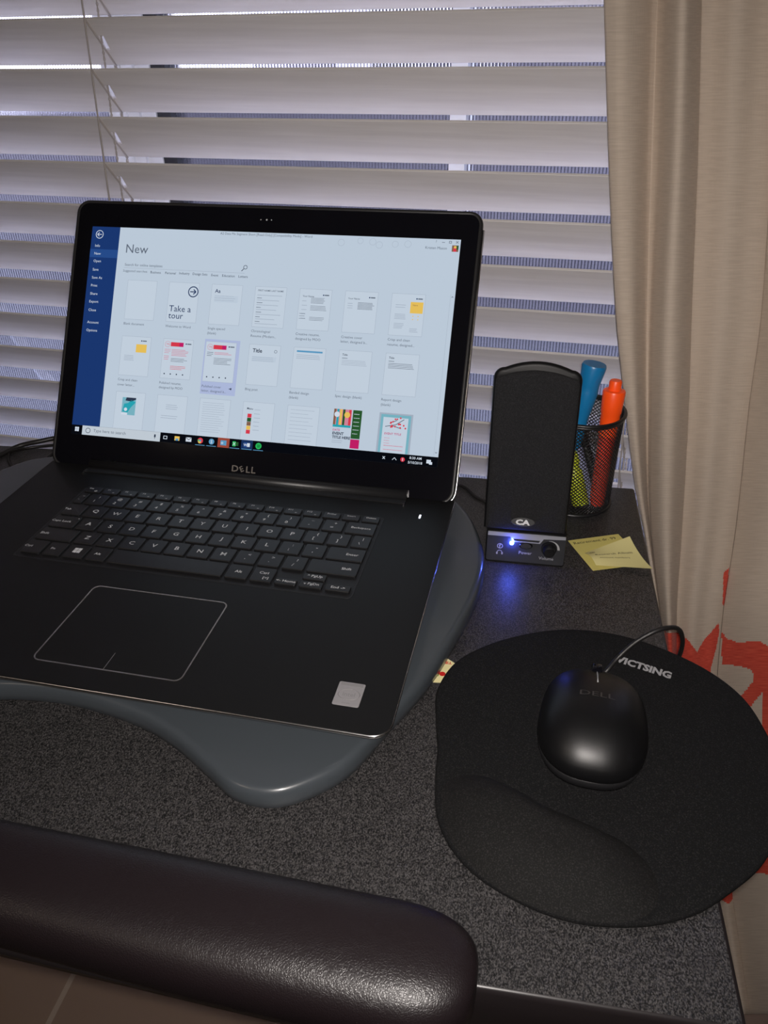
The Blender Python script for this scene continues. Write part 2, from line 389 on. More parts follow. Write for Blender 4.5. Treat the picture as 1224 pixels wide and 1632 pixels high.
# ------------------------------------------------------------------ curtain
rows = [  # Y, depth y, then px of knots: back-turned hem, edge L, A, B, C, D, E
 (0, 285, 972, 965, 1037, 1063, 1117, 1240, 1340), (250, 273, 980, 972, 1030, 1056, 1111, 1230, 1335), (500, 262, 992, 983, 1026, 1044, 1101, 1214, 1330),
 (640, 254, 1005, 997, 1026, 1041, 1097, 1195, 1330), (778, 245, 1021, 1014, 1029, 1039, 1090, 1180, 1325), (860, 238, 1034, 1030, 1036, 1042, 1085, 1170, 1320),
 (985, 220, 1051, 1048, 1052, 1056, 1077, 1151, 1310), (1130, 208, 1060, 1057, 1063, 1068, 1082, 1141, 1300), (1300, 180, 1066, 1063, 1075, 1087, 1108, 1150, 1300),
 (1450, 135, 1083, 1080, 1095, 1108, 1128, 1170, 1305), (1620, 50, 1110, 1106, 1122, 1137, 1160, 1196, 1315)]
kd = [18, 2, 24, 14, 26, 22, 0]          # depth at knots (back = +)
bulge = [4, 14, -8, 28, 10, 26]          # towards the room between knots
segn = [5, 26, 12, 40, 70, 60]
def prow(Y):
    i = 0
    while i < len(rows)-2 and rows[i+1][0] < Y: i += 1
    P_ = [rows[max(0, min(len(rows)-1, i+j))] for j in (-1, 0, 1, 2)]; t_ = (Y-rows[i][0])/(rows[i+1][0]-rows[i][0])
    out = []
    for c in range(1, 9):
        p0, p1, p2, p3 = [q[c] for q in P_]
        h = [q[0] for q in P_]
        m1 = (p2-p0)/max(h[2]-h[0], 1)*(h[2]-h[1]); m2 = (p3-p1)/max(h[3]-h[1], 1)*(h[2]-h[1])
        out.append((2*t_**3-3*t_**2+1)*p1+(t_**3-2*t_**2+t_)*m1+(-2*t_**3+3*t_**2)*p2+(t_**3-t_**2)*m2)
    return out
def o4(pts): return [(940+x/3.627, 950+y/3.627) for x, y in pts]
red = [o4([(440, 205), (530, 215), (575, 255), (615, 320), (650, 260), (700, 205), (740, 150), (744, 200), (725, 300), (700, 400), (690, 480), (640, 500), (500, 460), (440, 400)]),
       o4([(768, 205), (800, 245), (860, 265), (980, 255), (1040, 290), (1080, 380), (1100, 800), (1035, 830), (995, 755), (1003, 640), (1003, 545), (915, 655), (858, 640), (858, 600), (945, 490), (950, 450), (930, 420), (860, 398), (768, 395)]),
       [(1152, 912), (1160, 905), (1157, 960), (1150, 965)], [(1224, 1361), (1210, 1374), (1196, 1390), (1224, 1392), (1270, 1400), (1270, 1350)], [(1150, 1432), (1168, 1412), (1168, 1430), (1160, 1440)]]
def inside(x, y, P_):
    c = False; n_ = len(P_); j = n_-1
    for i in range(n_):
        if (P_[i][1] > y) != (P_[j][1] > y) and x < (P_[j][0]-P_[i][0])*(y-P_[i][1])/(P_[j][1]-P_[i][1])+P_[i][0]: c = not c
        j = i
    return c
Ys = [0+12*i for i in range(75)]; Ys += [900+2.2*i for i in range(251)]; Ys += [1460+12*i for i in range(14)]
cols = []
for s_ in range(6):
    for k in range(segn[s_]): cols.append((s_, k/segn[s_]))
cols.append((5, 1.0))
V_, F_, MI = [], [], []; grid = []
def cvert(Y, s_, t_):
    pr = prow(Y); yb = pr[0]; x = pr[1+s_]*(1-t_)+pr[2+s_]*t_
    dep = kd[s_]*(1-t_)+kd[s_+1]*t_ - bulge[s_]*math.sin(PI*t_)*(1 if s_ != 4 else 1)
    dep += .8*math.sin(t_*9+s_*2+Y*.006)*math.sin(PI*t_)
    if s_ == 4: dep += 3.0*math.sin(t_*PI*3+Y*.002)*math.sin(PI*t_)
    f_ = 1 if Y < 800 else max(.55, 1-(Y-800)/1400)
    return (x, Y), at_y(x, Y, yb+dep*f_)
top = [cvert(0, *c)[1] for c in cols]
for zz in (1400, 1100, 800, 550): grid.append([((0, 0), Vector((p.x, p.y, zz))) for p in top])
for Y in Ys: grid.append([cvert(Y, *c) for c in cols])
b = MB(); NC = len(cols)
for r in grid: b.v += [q[1] for q in r]
for j in range(len(grid)-1):
    for i in range(NC-1):
        x = (grid[j][i][0][0]+grid[j+1][i+1][0][0])/2; y = (grid[j][i][0][1]+grid[j+1][i+1][0][1])/2
        rd = 850 < y < 1460 and any(inside(x, y, q) for q in red)
        b.f.append([j*NC+i, (j+1)*NC+i, (j+1)*NC+i+1, j*NC+i+1]); b.m.append(1 if rd else 0); b.sm.append(True)
cu = b.build('curtain', [m_linen, m_embro]); tag(cu, 'beige linen curtain with red embroidered motifs hanging at right of the desk', 'curtain')
uvl = cu.data.uv_layers.new(name='cloth'); us = [0]; vs2 = [0]; mid = 20
for i in range(1, NC): us.append(us[-1]+(grid[mid][i][1]-grid[mid][i-1][1]).length/1000)
for j in range(1, len(grid)): vs2.append(vs2[-1]+(grid[j][NC//2][1]-grid[j-1][NC//2][1]).length/1000)
uvl.data.foreach_set('uv', [c_ for lp in cu.data.loops for c_ in (us[lp.vertex_index % NC], vs2[lp.vertex_index//NC])])
so = cu.modifiers.new('thick', 'SOLIDIFY'); so.thickness = .0014; so.offset = 1
b = MB(); b.tube([WIN(-900, -70, 1405), WIN(1100, -70, 1405)], 12, 16)
cr_ = empty('curtain_rod', WIN(-900, -70, 1405), 'dark curtain rod above the window', 'rod'); b.build('pole', m_gasket, cr_)
for u_ in (-800, 1000): b = MB(); b.box((u_-6, -70, 1400), (u_+6, 62, 1412), 0, WIN); b.build('bracket', m_gasket, cr_)

# ------------------------------------------------------------------ desk
DZ = -38.0
da = math.radians(3.1); BR_ = Vector((447, 199))
def DK(u_, v_, z): # u to the right from the back-right corner, v towards the window
    return Vector((BR_.x + u_*math.cos(da) - v_*math.sin(da), BR_.y + u_*math.sin(da) + v_*math.cos(da), z))
desk = empty('desk', DK(-560, -245, FL), 'black laminate desk with speckled grey-black top', 'desk')
b = MB(); o_ = rrect(-1150, -485, 0, 0, 3, 3)
b.rings([[DK(x, y, z) for x, y in offset(o_, i_)] for i_, z in ((1, DZ-46), (0, DZ-45), (0, DZ-3), (.6, DZ-1), (1.6, DZ-.2), (2.4, DZ))], 1, True, True, False)
o2 = offset(o_, 2.4); b.add([DK(x, y, DZ) for x, y in o2], [list(range(len(o2)))], 0)
b.build('desktop', [m_desk, m_deskedge], desk)
for u0, u1 in ((-58, -40), (-1110, -1092)):
    b = MB(); b.box((u0, -460, FL), (u1, -20, DZ-46), 0, DK); b.build('side_panel', m_deskedge, desk)
b = MB(); b.box((-1092, -60, -420), (-58, -45, DZ-46), 0, DK); b.build('back_panel', m_deskedge, desk)

# ------------------------------------------------------------------ lap board under the laptop
bp_ = [(30, -175), (74, -172), (122, -179), (155, -191), (185, -208), (206, -219.5), (230, -220), (251, -207), (268, -187), (283, -151), (299, -112), (310, -70), (320, -18), (322, 22), (315, 60), (300, 97), (280, 122), (245, 136), (180, 138), (0, 134), (-100, 129), (-138, 117), (-154, 98), (-169, 64), (-186, 20), (-192, -40), (-182, -110), (-155, -175), (-125, -212), (-95, -222), (-70, -216), (-40, -198), (-8, -187)]
o_ = smooth_closed(bp_, 6)
b = MB(); prof = [(3, DZ), (0.5, DZ+3), (0, DZ+8), (0.4, DZ+12), (1.3, DZ+14.6), (2.8, DZ+16.1), (4.4, DZ+16.7), (6, DZ+16.8)]
b.slab(o_, prof)
tag(b.build('lap_board', m_board, auto=60), 'slate-grey kidney-shaped board lying on the desk under the laptop', 'board')
BT = DZ+16.8

# ------------------------------------------------------------------ laptop
lap = empty('laptop', (99.5, -61, BT), 'open black laptop with lit screen on the grey board', 'laptop')
LX0, LX1, LY0, LY1 = -90.5, 289.8, -187.5, 82
b = MB(); o_ = rrect(LX0, LY0, LX1, LY1, [12, 6, 6, 12], 8)
b.rings([[(x, y, z) for x, y in rrect(LX0+i_, LY0+i_, LX1-i_, LY1-min(i_, 8), [max(2, 12-i_*.4), 4, 4, max(2, 12-i_*.4)], 8)] for i_, z in ((26, BT+.6), (20, -18), (11, -11), (3, -5), (.3, -2.6))], 0, True)
b.build('base', m_blackpl, lap)
b = MB(); b.slab(o_, [(.3, -2.6), (0, -2.2), (0, -.9), (.5, -.2)], 0); b.build('edge_trim', m_silver, lap)
b = MB(); b.slab(o_, [(.5, -.3), (.6, -.05), (1.0, 0.05)], 0); b.build('deck', m_deck, lap)
KX0, KX1, KY0, KY1 = -32.0, 237.5, -69.0, 40.5
b = MB(); b.slab(rrect(KX0, KY0, KX1, KY1, 4, 4), [(0, .05), (.3, .25), (1.2, .25), (1.6, .12)], 0, False); b.build('keyboard_well', m_well, lap)
Xv, Yv, Zv = Vector((1, 0, 0)), Vector((0, 1, 0)), Vector((0, 0, 1))
def key(x0, x1, y0, y1, legends=()):
    g = 1.25; b = MB(); b.slab(rrect(x0+g, y0+g, x1-g, y1-g, 1.0, 3), [(0, .2), (0, 1.55), (.25, 1.8), (.6, 1.88)], 0, False)
    for (s_, dx, dy, size) in legends:
        text(b, s_, ((x0+x1)/2+dx, (y0+y1)/2+dy, 1.93), Xv, Yv, size, 1, 'C', .008, 1.12)
    b.build('key', [m_key, m_legend], lap)
U = 19.05
ry = {'f': (27.8, 38.8), 'n': (9.3, 27.8), 'q': (-9.25, 9.3), 'a': (-27.75, -9.25), 'z': (-46.2, -27.75), 'b': (-65.0, -46.2)}
fl = ['Esc']+['F%d' % i for i in range(1, 13)]+['PrtScr', 'Insert', 'Delete']; fw = (235.5+29)/16
for i, s_ in enumerate(fl):
    lg = [(s_, -2.5 if i < 13 else 0, 1.6, 2.7)]
    if 0 < i < 13: lg.append(('=', 3.0, -2.0, 3.0))
    if i == 0: lg.append(('@', 3.0, -2, 2.6))
    key(-29+i*fw, -29+(i+1)*fw, *ry['f'], lg)
def two(a, c): return [(a, 1.0, 3.2, 4.2), (c, -1.0, -2.6, 4.6)]
key(-29, -19, *ry['n'], [('~', 1, 3, 4), ('`', -1, -2.6, 4)])
for i, (a, c) in enumerate(zip('!@#$%^&*()_+', '1234567890-=')): key(-19+i*U, -19+(i+1)*U, *ry['n'], two(a, c))
key(-19+12*U, 235.5, *ry['n'], [('Backspace', 0, 0, 3.5)])
key(-29, -9.5, *ry['q'], [('Tab', -6, 0, 3.6)])
for i, s_ in enumerate('QWERTYUIOP'): key(-9.5+i*U, -9.5+(i+1)*U, *ry['q'], [(s_, 0, .3, 6.0)])
key(-9.5+10*U, -9.5+11*U, *ry['q'], two('{', '[')); key(-9.5+11*U, -9.5+12*U, *ry['q'], two('}', ']')); key(-9.5+12*U, 235.5, *ry['q'], two('|', '\\'))
key(-29, -4.8, *ry['a'], [('Caps Lock', -3, 0, 3.6), ('.', 9.5, 5.5, 7)])
for i, s_ in enumerate('ASDFGHJKL'): key(-4.8+i*U, -4.8+(i+1)*U, *ry['a'], [(s_, 0, .3, 6.0)])
key(-4.8+9*U, -4.8+10*U, *ry['a'], two(':', ';')); key(-4.8+10*U, -4.8+11*U, *ry['a'], two('"', "'")); key(-4.8+11*U, 235.5, *ry['a'], [('Enter', 5, 0, 3.9)])
key(-29, 4.8, *ry['z'], [('Shift', -11, 0, 3.8)])
for i, s_ in enumerate('ZXCVBNM'): key(4.8+i*U, 4.8+(i+1)*U, *ry['z'], [(s_, 0, .3, 6.0)])
for i, (a, c) in enumerate((('<', ','), ('>', '.'), ('?', '/'))): key(4.8+(7+i)*U, 4.8+(8+i)*U, *ry['z'], two(a, c))
key(4.8+10*U, 235.5, *ry['z'], [('Shift', 10, 0, 3.9)])
key(-29, -10.5, *ry['b'], [('Ctrl', -5.5, 0, 3.6)]); key(-10.5, 6.5, *ry['b'], [('Fn', -2, 0, 3.6)])
b = MB(); b.slab(rrect(7.75, -63.75, 24.5, -47.45, 1, 3), [(0, .2), (0, 1.55), (.25, 1.8), (.6, 1.88)], 0, False)
for i in (0, 1):
    for j in (0, 1): b.quad((13+i*3.2, -57.5+j*3.2, 1.93), (15.9+i*3.2, -57.7+j*3.2, 1.93), (15.9+i*3.2, -54.7+j*3.2, 1.93), (13+i*3.2, -54.7+j*3.2, 1.93), 1)
b.build('key', [m_key, m_legend], lap)
key(25.7, 44, *ry['b'], [('Alt', -1, 0, 3.8)]); key(44, 138.5, *ry['b'])
key(138.5, 158, *ry['b'], [('Alt', 0, 0, 4.0)]); key(158, 177, *ry['b'], [('Ctrl', 0, 2, 4.0), ('[=]', 3, -4, 3.4)])
key(177, 195.5, -65, -55.6, [('<- Home', 0, .4, 3.6)]); key(195.5, 215, -55.6, -46.2, [('^ PgUp', 0, .4, 3.6)]); key(195.5, 215, -65, -55.6, [('v PgDn', 0, .4, 3.6)]); key(215, 235.5, -65, -55.6, [('End ->', 0, .4, 3.6)])
# trackpad
tpo = rrect(51.2, -169.8, 154.8, -89.8, 5.5, 8)
b = MB(); b.slab(tpo, [(0, .05), (.1, .32), (1.05, .32), (1.15, .10)], 0, False); tb = b.build('trackpad_rim', m_silver, lap)
b = MB(); b.slab(offset(tpo, 1.0), [(0, .08), (.2, .16)], 0, False); b.box((101.9, -169, .16), (102.4, -153.5, .24), 1); b.build('trackpad', [m_deck, m_silver], lap)
# palm-rest sticker
b = MB(); b.slab(rrect(250.8, -168.0, 267.2, -148.4, 1, 3), [(0, .05), (.1, .14)], 0, False)
ell = [(259+6.6*math.cos(2*PI*k/40), -158.5+4.4*math.sin(2*PI*k/40), .2) for k in range(41)]
b.tube(ell, .22, 4, 1); text(b, 'intel', (259, -158.5, .2), Xv, Yv, 4.6, 1, 'C', .01); text(b, 'inside', (259, -165.5, .2), Xv, Yv, 2.2, 1)
b.box((252, -151.4, .12), (266, -149.2, .18), 1)
s_ = b.build('sticker', [m_sticker, m_stickdark], lap); s_['label'] = 'silver logo sticker'
# power light
b = MB(); b.box((264.2, 45.2, .05), (265.6, 50.2, .35)); b.build('power_light', emis('white_led', (.8, .85, 1), 3.0), lap)
# hinge bar
b = MB(); b.tube([(-48, 76, 1.5), (249, 76, 1.5)], 5.2, 16); b.box((-48, 64, .05), (249, 76, 1.2)); b.build('hinge', m_blackpl, lap)
b = MB(); b.box((-48.4, 60, .1), (-47.2, 68, 1.5)); b.build('hinge_end_cap', m_silver, lap)
b = MB(); b.box((248.2, 60, .1), (249.0, 68, 1.5)); b.build('hinge_end_cap', m_silver, lap)
# lid: local coordinates (u across, v up the screen, n out of the screen)
TL = .5649; LO = Vector((-72.6, 91.1, 23.4)); UL = Vector((0, math.sin(TL), math.cos(TL))); NL = Vector((0, -math.cos(TL), math.sin(TL)))
def LD(u_, v_, n_=0): return LO + Xv*u_ + UL*v_ + NL*n_
lidr = bpy.data.objects.new('lid', None)
lo = rrect(-17.9, -31.5, 361.5, 218.5, [13, 12, 12, 13], 8)
b = MB(); b.slab(lo, [(3, -6.5), (.6, -5.0), (0, -2.6)], 0, True, LD); b.slab(lo, [(0, -2.6), (0, -1.7), (.4, -1.2), (1.2, -.9)], 1, True, LD)
lid = b.build('lid', [m_blackpl, m_blackpl], lap)
b = MB(); b.slab(offset(lo, .3), [(0, -1.0), (.3, .1), (1.2, .6), (2.4, .6), (3.0, .1)], 0, True, LD); b.build('rubber_gasket', m_blackpl, lid)
b = MB(); so_ = offset(lo, 3)
b.slab(so_, [(0, 0), (.1, .12)], 0, False, LD); b.build('bezel_glass', m_gloss, lid)
b = MB(); b.tube([LD(362.2, v_, -2.2) for v_ in (203, 150, 60, -10)]+[LD(361.9-13+13*math.cos(a), -18.5-13*math.sin(a), -2.2) for a in [k*PI/2/8 for k in range(9)]], .95, 6); b.build('silver_edge', m_silver, lid); b = MB()
b.tube([LD(-18.2, v_, -2.2) for v_ in (-16, 5)], .7, 6); b.build('silver_edge', m_silver, lid)
b = MB(); text(b, 'D', LD(164.3, -17.5, .25), Xv, UL, 8.0, 0, 'C', .02, 1.15); text(b, 'L', LD(176.6, -17.5, .25), Xv, UL, 8.0, 0, 'C', .02, 1.1); text(b, 'L', LD(181.6, -17.5, .25), Xv, UL, 8.0, 0, 'C', .02, 1.1)
text(b, 'E', LD(170.4, -17.5, .25), (Xv+UL*.55).normalized(), (UL-Xv*.55).normalized(), 7.0, 0, 'C', .02, 1)
b.build('logo', mat('chrome_logo', (.20, .19, .18), .35, metal=.7), lid)
b = MB(); [b.lathe(LD(u_, 205, .1), LD(u_, 205, .3), [(0, r_), (.2, r_)], 12) for u_, r_ in ((164, .55), (169.5, .8), (174, .55))]; b.build('webcam', mat('webcam_dot', (.5, .5, .5), .4), lid)

# --- the display and what it shows
SW, SHH = 344.2, 193.6
def P_(u_, v_, n_=.22): return LD(u_, v_, n_)
E_ = lambda nm, r, g, bb: emis('screen_'+nm, tuple(c*1.0 for c in srgb(r, g, bb)))
pal = [E_('white', 186, 200, 215), E_('blue', 26, 54, 110), E_('blue_band', 38, 74, 136), E_('text_grey', 95, 105, 120), E_('light_line', 160, 172, 188), E_('taskbar', 8, 10, 16), E_('searchbox', 190, 200, 210),
       E_('yellow', 226, 188, 90), E_('red', 210, 58, 75), E_('selection', 170, 182, 216), E_('teal', 40, 160, 175), E_('green', 40, 85, 45), E_('magenta', 190, 30, 100), E_('white_text', 205, 215, 228), E_('dark', 45, 55, 75),
       E_('rust', 150, 70, 55), E_('app_green', 40, 180, 90), E_('page', 192, 205, 219), E_('pale_teal', 118, 175, 190), E_('pink', 205, 130, 150), E_('sky', 90, 150, 190), E_('navy', 25, 48, 90), E_('brown', 130, 95, 75)]
(WHT, BLU, BAND, TXT, LIN, TSK, SRB, YEL, RED, SEL, TEA, GRN, MAG, WTX, DRK, RST, SPT, PAG, PTE, PNK, SKY, NVY, BRN) = range(23)
b = MB()
def R_(u0, v0, u1, v1, mi, lay=0): n_ = .24+.03*lay; b.quad(P_(u0, v0, n_), P_(u1, v0, n_), P_(u1, v1, n_), P_(u0, v1, n_), mi)
def T_(s_, u_, v_, size, mi=TXT, al='L', bold=0, lay=3): text(b, s_, P_(u_, v_, .24+.03*lay), Xv, UL, size, mi, al, bold, 1)
def ring(u_, v_, r, wd, mi, lay=3):
    n_ = .24+.03*lay
    a = [P_(u_+r*math.cos(2*PI*k/24), v_+r*math.sin(2*PI*k/24), n_) for k in range(24)]; c = [P_(u_+(r-wd)*math.cos(2*PI*k/24), v_+(r-wd)*math.sin(2*PI*k/24), n_) for k in range(24)]
    b.add(a+c, [(k, (k+1) % 24, 24+(k+1) % 24, 24+k) for k in range(24)], mi)
def disc(u_, v_, r, mi, lay=3, n=20): b.add([P_(u_+r*math.cos(2*PI*k/n), v_+r*math.sin(2*PI*k/n), .24+.03*lay) for k in range(n)], [list(range(n))], mi)
def line(u0, v0, u1, v1, wd, mi, lay=3):
    d = Vector((u1-u0, v1-v0)).normalized(); q = Vector((-d.y, d.x))*wd/2; n_ = .24+.03*lay
    b.quad(P_(u0-q.x, v0-q.y, n_), P_(u1-q.x, v1-q.y, n_), P_(u1+q.x, v1+q.y, n_), P_(u0+q.x, v0+q.y, n_), mi)
R_(0, 0, SW, SHH, WHT); R_(0, 0, SW, 8.6, TSK, 1); R_(0, 8.6, 28.3, SHH, BLU, 1); R_(0, 165.0, 28.3, 172.6, BAND, 2)
ring(8, 186.4, 3.9, .6, WTX); line(5.8, 186.4, 10.3, 186.4, .6, WTX); line(5.8, 186.4, 7.8, 188.2, .6, WTX); line(5.8, 186.4, 7.8, 184.6, .6, WTX)
for s_, v_ in (('Info', 175.9), ('New', 168.6), ('Open', 161.3), ('Save', 153.7), ('Save As', 146.2), ('Print', 138.8), ('Share', 131.2), ('Export', 123.5), ('Close', 116), ('Account', 104.6), ('Options', 96.8)): T_(s_, 4.6, v_, 3.4, WTX)
T_('New', 36.4, 174.3, 11.5, TXT); T_('Search for online templates', 36.6, 159.2, 3.4, TXT); R_(36, 156.5, 154, 156.8, LIN, 2)
ring(154.2, 162, 1.9, .45, DRK); line(152.8, 160.6, 150.8, 158.4, .6, DRK)
for s_, u_ in (('Suggested searches:', 35.6), ('Business', 63), ('Personal', 77.6), ('Industry', 91.4), ('Design Sets', 104.5), ('Event', 122.5), ('Education', 133), ('Letters', 148.6)): T_(s_, u_, 153.6, 3.1, DRK if u_ > 40 else TXT)
T_('A2 Data Me Segment Short [Read-Only] [Compatibility Mode] - Word', 127, 191.2, 3.0, TXT)
T_('Kristen Mason', 314.5, 185.9, 3.2, TXT); T_('?', 323, 191.3, 3.2, TXT); line(328.2, 190.8, 330.8, 190.8, .4, TXT)
R_(334.3, 190.2, 336.6, 192.2, TXT, 2); R_(334.7, 190.6, 336.2, 191.8, WHT, 3); line(340.3, 190.3, 342.4, 192.3, .4, TXT); line(342.4, 190.3, 340.3, 192.3, .4, TXT)
R_(337.2, 183.2, 342.8, 188.6, BRN, 2); R_(338.6, 183.2, 341.0, 186.6, RED, 3); disc(339.9, 187, 1.1, YEL, 4); R_(341.3, 185, 342.8, 188.6, GRN, 3)
for u_, v_, r in ((240, 187.4, 3), (257, 189.5, 2.6), (268, 189, 3.0), (274, 186.5, 3), (288, 187.7, 2.8), (299, 188.2, 3)): ring(u_, v_, r, .25, LIN, 2)
R_(340.3, 10, 343.8, 147, WHT, 1); R_(340.2, 10, 340.4, 147, LIN, 2); line(341.2, 144.2, 342, 145.2, .4, TXT); line(342, 145.2, 342.8, 144.2, .4, TXT); line(341.2, 12.8, 342, 11.8, .4, TXT); line(342, 11.8, 342.8, 12.8, .4, TXT)
def page(i, row):
    u0 = 41.5+41.4*i; v1 = (145.6, 94.0, 42.7)[row]; v0 = max(v1-36.2, 8.7); 
    R_(u0, v0, u0+29.4, v1, LIN, 2); R_(u0+.25, v0+.25 if v0 > 8.8 else v0, u0+29.15, v1-.25, PAG, 3); return u0, v1
def lines(u0, u1, v_, n_, dv, mi=LIN, seed=0, wd=.45, lay=4):
    rr = random.Random(seed)
    for k in range(n_): R_(u0, v_-k*dv, u0+(u1-u0)*rr.uniform(.75, 1), v_-k*dv+wd, mi, lay)
R_(123.2, 46.5, 156.8, 96, SEL, 2)
pg = {(i, r): page(i, r) for r in range(3) for i in range(7) if not (r == 2 and i > 4)}
def logo_(u_, v_): disc(u_, v_, .65, NVY, 5, 8); R_(u_+1, v_-.5, u_+5, v_+.5, TXT, 5)
def cap(i, row, *ls):
    u0 = 41.5+41.4*i; v_ = (105.4, 53.5)[row]
    for k, s_ in enumerate(ls): T_(s_, u0+.2, v_-k*4.3, 3.15, TXT, 'L', 0, 5)
cap(0, 0, 'Blank document'); cap(1, 0, 'Welcome to Word'); cap(2, 0, 'Single spaced', '(blank)'); cap(3, 0, 'Chronological', 'Resume (Modern...'); cap(4, 0, 'Creative resume,', 'designed by MOO'); cap(5, 0, 'Creative cover', 'letter, designed b...'); cap(6, 0, 'Crisp and clean', 'resume, designed...')
cap(0, 1, 'Crisp and clean', 'cover letter...'); cap(1, 1, 'Polished resume,', 'designed by MOO'); cap(2, 1, 'Polished cover', 'letter, designed b...'); cap(3, 1, 'Blog post'); cap(4, 1, 'Banded design', '(blank)'); cap(5, 1, 'Spec design (blank)'); cap(6, 1, 'Report design', '(blank)')
u0, v1 = pg[1, 0]; ring(u0+24, v1-8, 5.0, .9, NVY, 5); line(u0+21, v1-8, u0+26.6, v1-8, .9, NVY, 5); line(u0+26.6, v1-8, u0+24.2, v1-5.8, .9, NVY, 5); line(u0+26.6, v1-8, u0+24.2, v1-10.2, .9, NVY, 5)
T_('Take a', u0+2.2, v1-24, 8.0, NVY, 'L', 0, 5); T_('tour', u0+2.2, v1-31, 8.0, NVY, 'L', 0, 5)
u0, v1 = pg[2, 0]; T_('Aa', u0+3.5, v1-6, 4.8, NVY, 'L', .01, 5); R_(u0+3.5, v1-16, u0+26, v1-10, WHT, 4); lines(u0+3.5, u0+26, v1-10.5, 3, 2, LIN, 3)
u0, v1 = pg[3, 0]; T_('FIRST NAME LAST NAME', u0+14.7, v1-3.5, 2.2, TXT, 'C', .01, 5); lines(u0+2.5, u0+26.5, v1-8, 1, 1); lines(u0+2.5, u0+8, v1-10.5, 6, 4.2, TXT, 8); lines(u0+2.5, u0+26.5, v1-12.4, 6, 4.2, LIN, 9)
for (i, sd) in ((4, 1), (5, 2)):
    u0, v1 = pg[i, 0]; T_('Your Name', u0+3, v1-6.5, 2.2, DRK, 'L', 0, 5); logo_(u0+22, v1-5)
    if i == 4: lines(u0+3, u0+8, v1-11, 5, 3.8, LIN, 1); lines(u0+11, u0+26, v1-8, 5, 1.1, TXT, 4, .3); lines(u0+11, u0+26, v1-15, 4, 1.2, TXT, 5, .3); lines(u0+11, u0+25, v1-25, 3, 1.2, TXT, 6, .3); lines(u0+1.5, u0+8, v1-22, 3, 2.2, TXT, 7, .3)
    else: lines(u0+12, u0+27, v1-10, 6, 1.1, TXT, 11, .35); lines(u0+3, u0+8, v1-11, 3, 2, LIN, 12)
u0, v1 = pg[6, 0]; logo_(u0+22, v1-4); R_(u0+17, v1-16.5, u0+28, v1-6.8, YEL, 4); T_('Name', u0+19, v1-9.5, 1.9, BRN, 'L', 0, 5); lines(u0+4, u0+15, v1-10, 2, 2, LIN, 4); lines(u0+4, u0+14, v1-18, 4, 1.3, LIN, 5); lines(u0+4, u0+13, v1-26, 4, 1.3, LIN, 6); [disc(u0+q, v1-19-p, .5, YEL, 5, 8) for q in (20, 24.5) for p in (0, 2.8)]; lines(u0+18, u0+26, v1-30, 3, 1.3, LIN, 7)
u0, v1 = pg[0, 1]; logo_(u0+20, v1-3.8); R_(u0+15, v1-14.5, u0+25.5, v1-7, YEL, 4); lines(u0+4, u0+14, v1-18, 4, 1.4, LIN, 5)
for i in (1, 2):
    u0, v1 = pg[i, 1]; ring(u0+4.5, v1-5, 2.7, .3, PNK, 5); T_('YN', u0+3.1, v1-5, 2.4, RED, 'L', 0, 5); R_(u0+7.6, v1-6.8, u0+20, v1-3, RED, 4); R_(u0+16, v1-6.8, u0+20, v1-3, MAG, 5); logo_(u0+22.5, v1-4)
    lines(u0+2, u0+8, v1-10, 3, 1.5, PNK if i == 1 else TXT, 2, .4)
    if i == 1: lines(u0+2, u0+7, v1-16, 3, 1.5, PNK, 6); lines(u0+9, u0+26, v1-10, 5, 1.3, PNK, 1); lines(u0+9, u0+25, v1-18, 3, 1.3, TXT, 8, .35); lines(u0+9, u0+24, v1-25, 3, 1.3, RED, 2, .35)
    else: lines(u0+9, u0+26, v1-10, 2, 1.3, PNK, 1); lines(u0+9, u0+26, v1-15, 5, 1.3, TXT, 2, .35)
    for q in (4, 10, 16, 22): disc(u0+q, v1-32, .7, DRK, 5, 6)
R_(150.5, 52.2, 153, 52.9, DRK, 5); R_(152, 51.6, 152.9, 53.5, DRK, 5)
u0, v1 = pg[3, 1]; T_('Title', u0+3.5, v1-5.5, 4.8, DRK, 'L', .02, 5); ring(u0+25, v1-5.5, 1.4, .35, TXT, 5); R_(u0+3.5, v1-15, u0+26, v1-10.5, WHT, 4); lines(u0+3.5, u0+25, v1-11.5, 3, 1.6, LIN, 5)
u0, v1 = pg[4, 1]; R_(u0+3, v1-4.3, u0+26.5, v1-2.8, SKY, 4); lines(u0+3, u0+26, v1-7, 3, 1.5, LIN, 5)
for i in (5, 6):
    u0, v1 = pg[i, 1]; T_('Title', u0+3, v1-4, 2.6, DRK, 'L', .01, 5); lines(u0+3, u0+8, v1-7.2, 1, 1.5, TXT, 2); lines(u0+3, u0+26, v1-9, 4, 1.3, TXT if i == 6 else LIN, 5, .35)
u0, v1 = pg[0, 2]; R_(u0+7, v1-21, u0+20.5, v1-5, PTE, 4); b.add([P_(u0+7+x, v1-21+y, .24+.15) for x, y in ((1, 3), (6, 2), (9, 7), (13.5, 12), (9, 14), (6, 11), (2, 10))], [list(range(7))], TEA); b.add([P_(u0+7+x, v1-21+y, .24+.15) for x, y in ((3, 13), (9, 12.5), (13.5, 14.5), (13.5, 16), (4, 16))], [list(range(5))], DRK); disc(u0+11, v1-16, 1.6, WTX, 6); R_(u0+7, v1-21, u0+13, v1-19, WTX, 5)
u0, v1 = pg[1, 2]; lines(u0+9, u0+22, v1-9, 3, 1.8, LIN, 3); lines(u0+5, u0+25, v1-19, 2, 2, LIN, 4)
u0, v1 = pg[2, 2]; lines(u0+3, u0+25, v1-4, 14, 2, LIN, 5, .3)
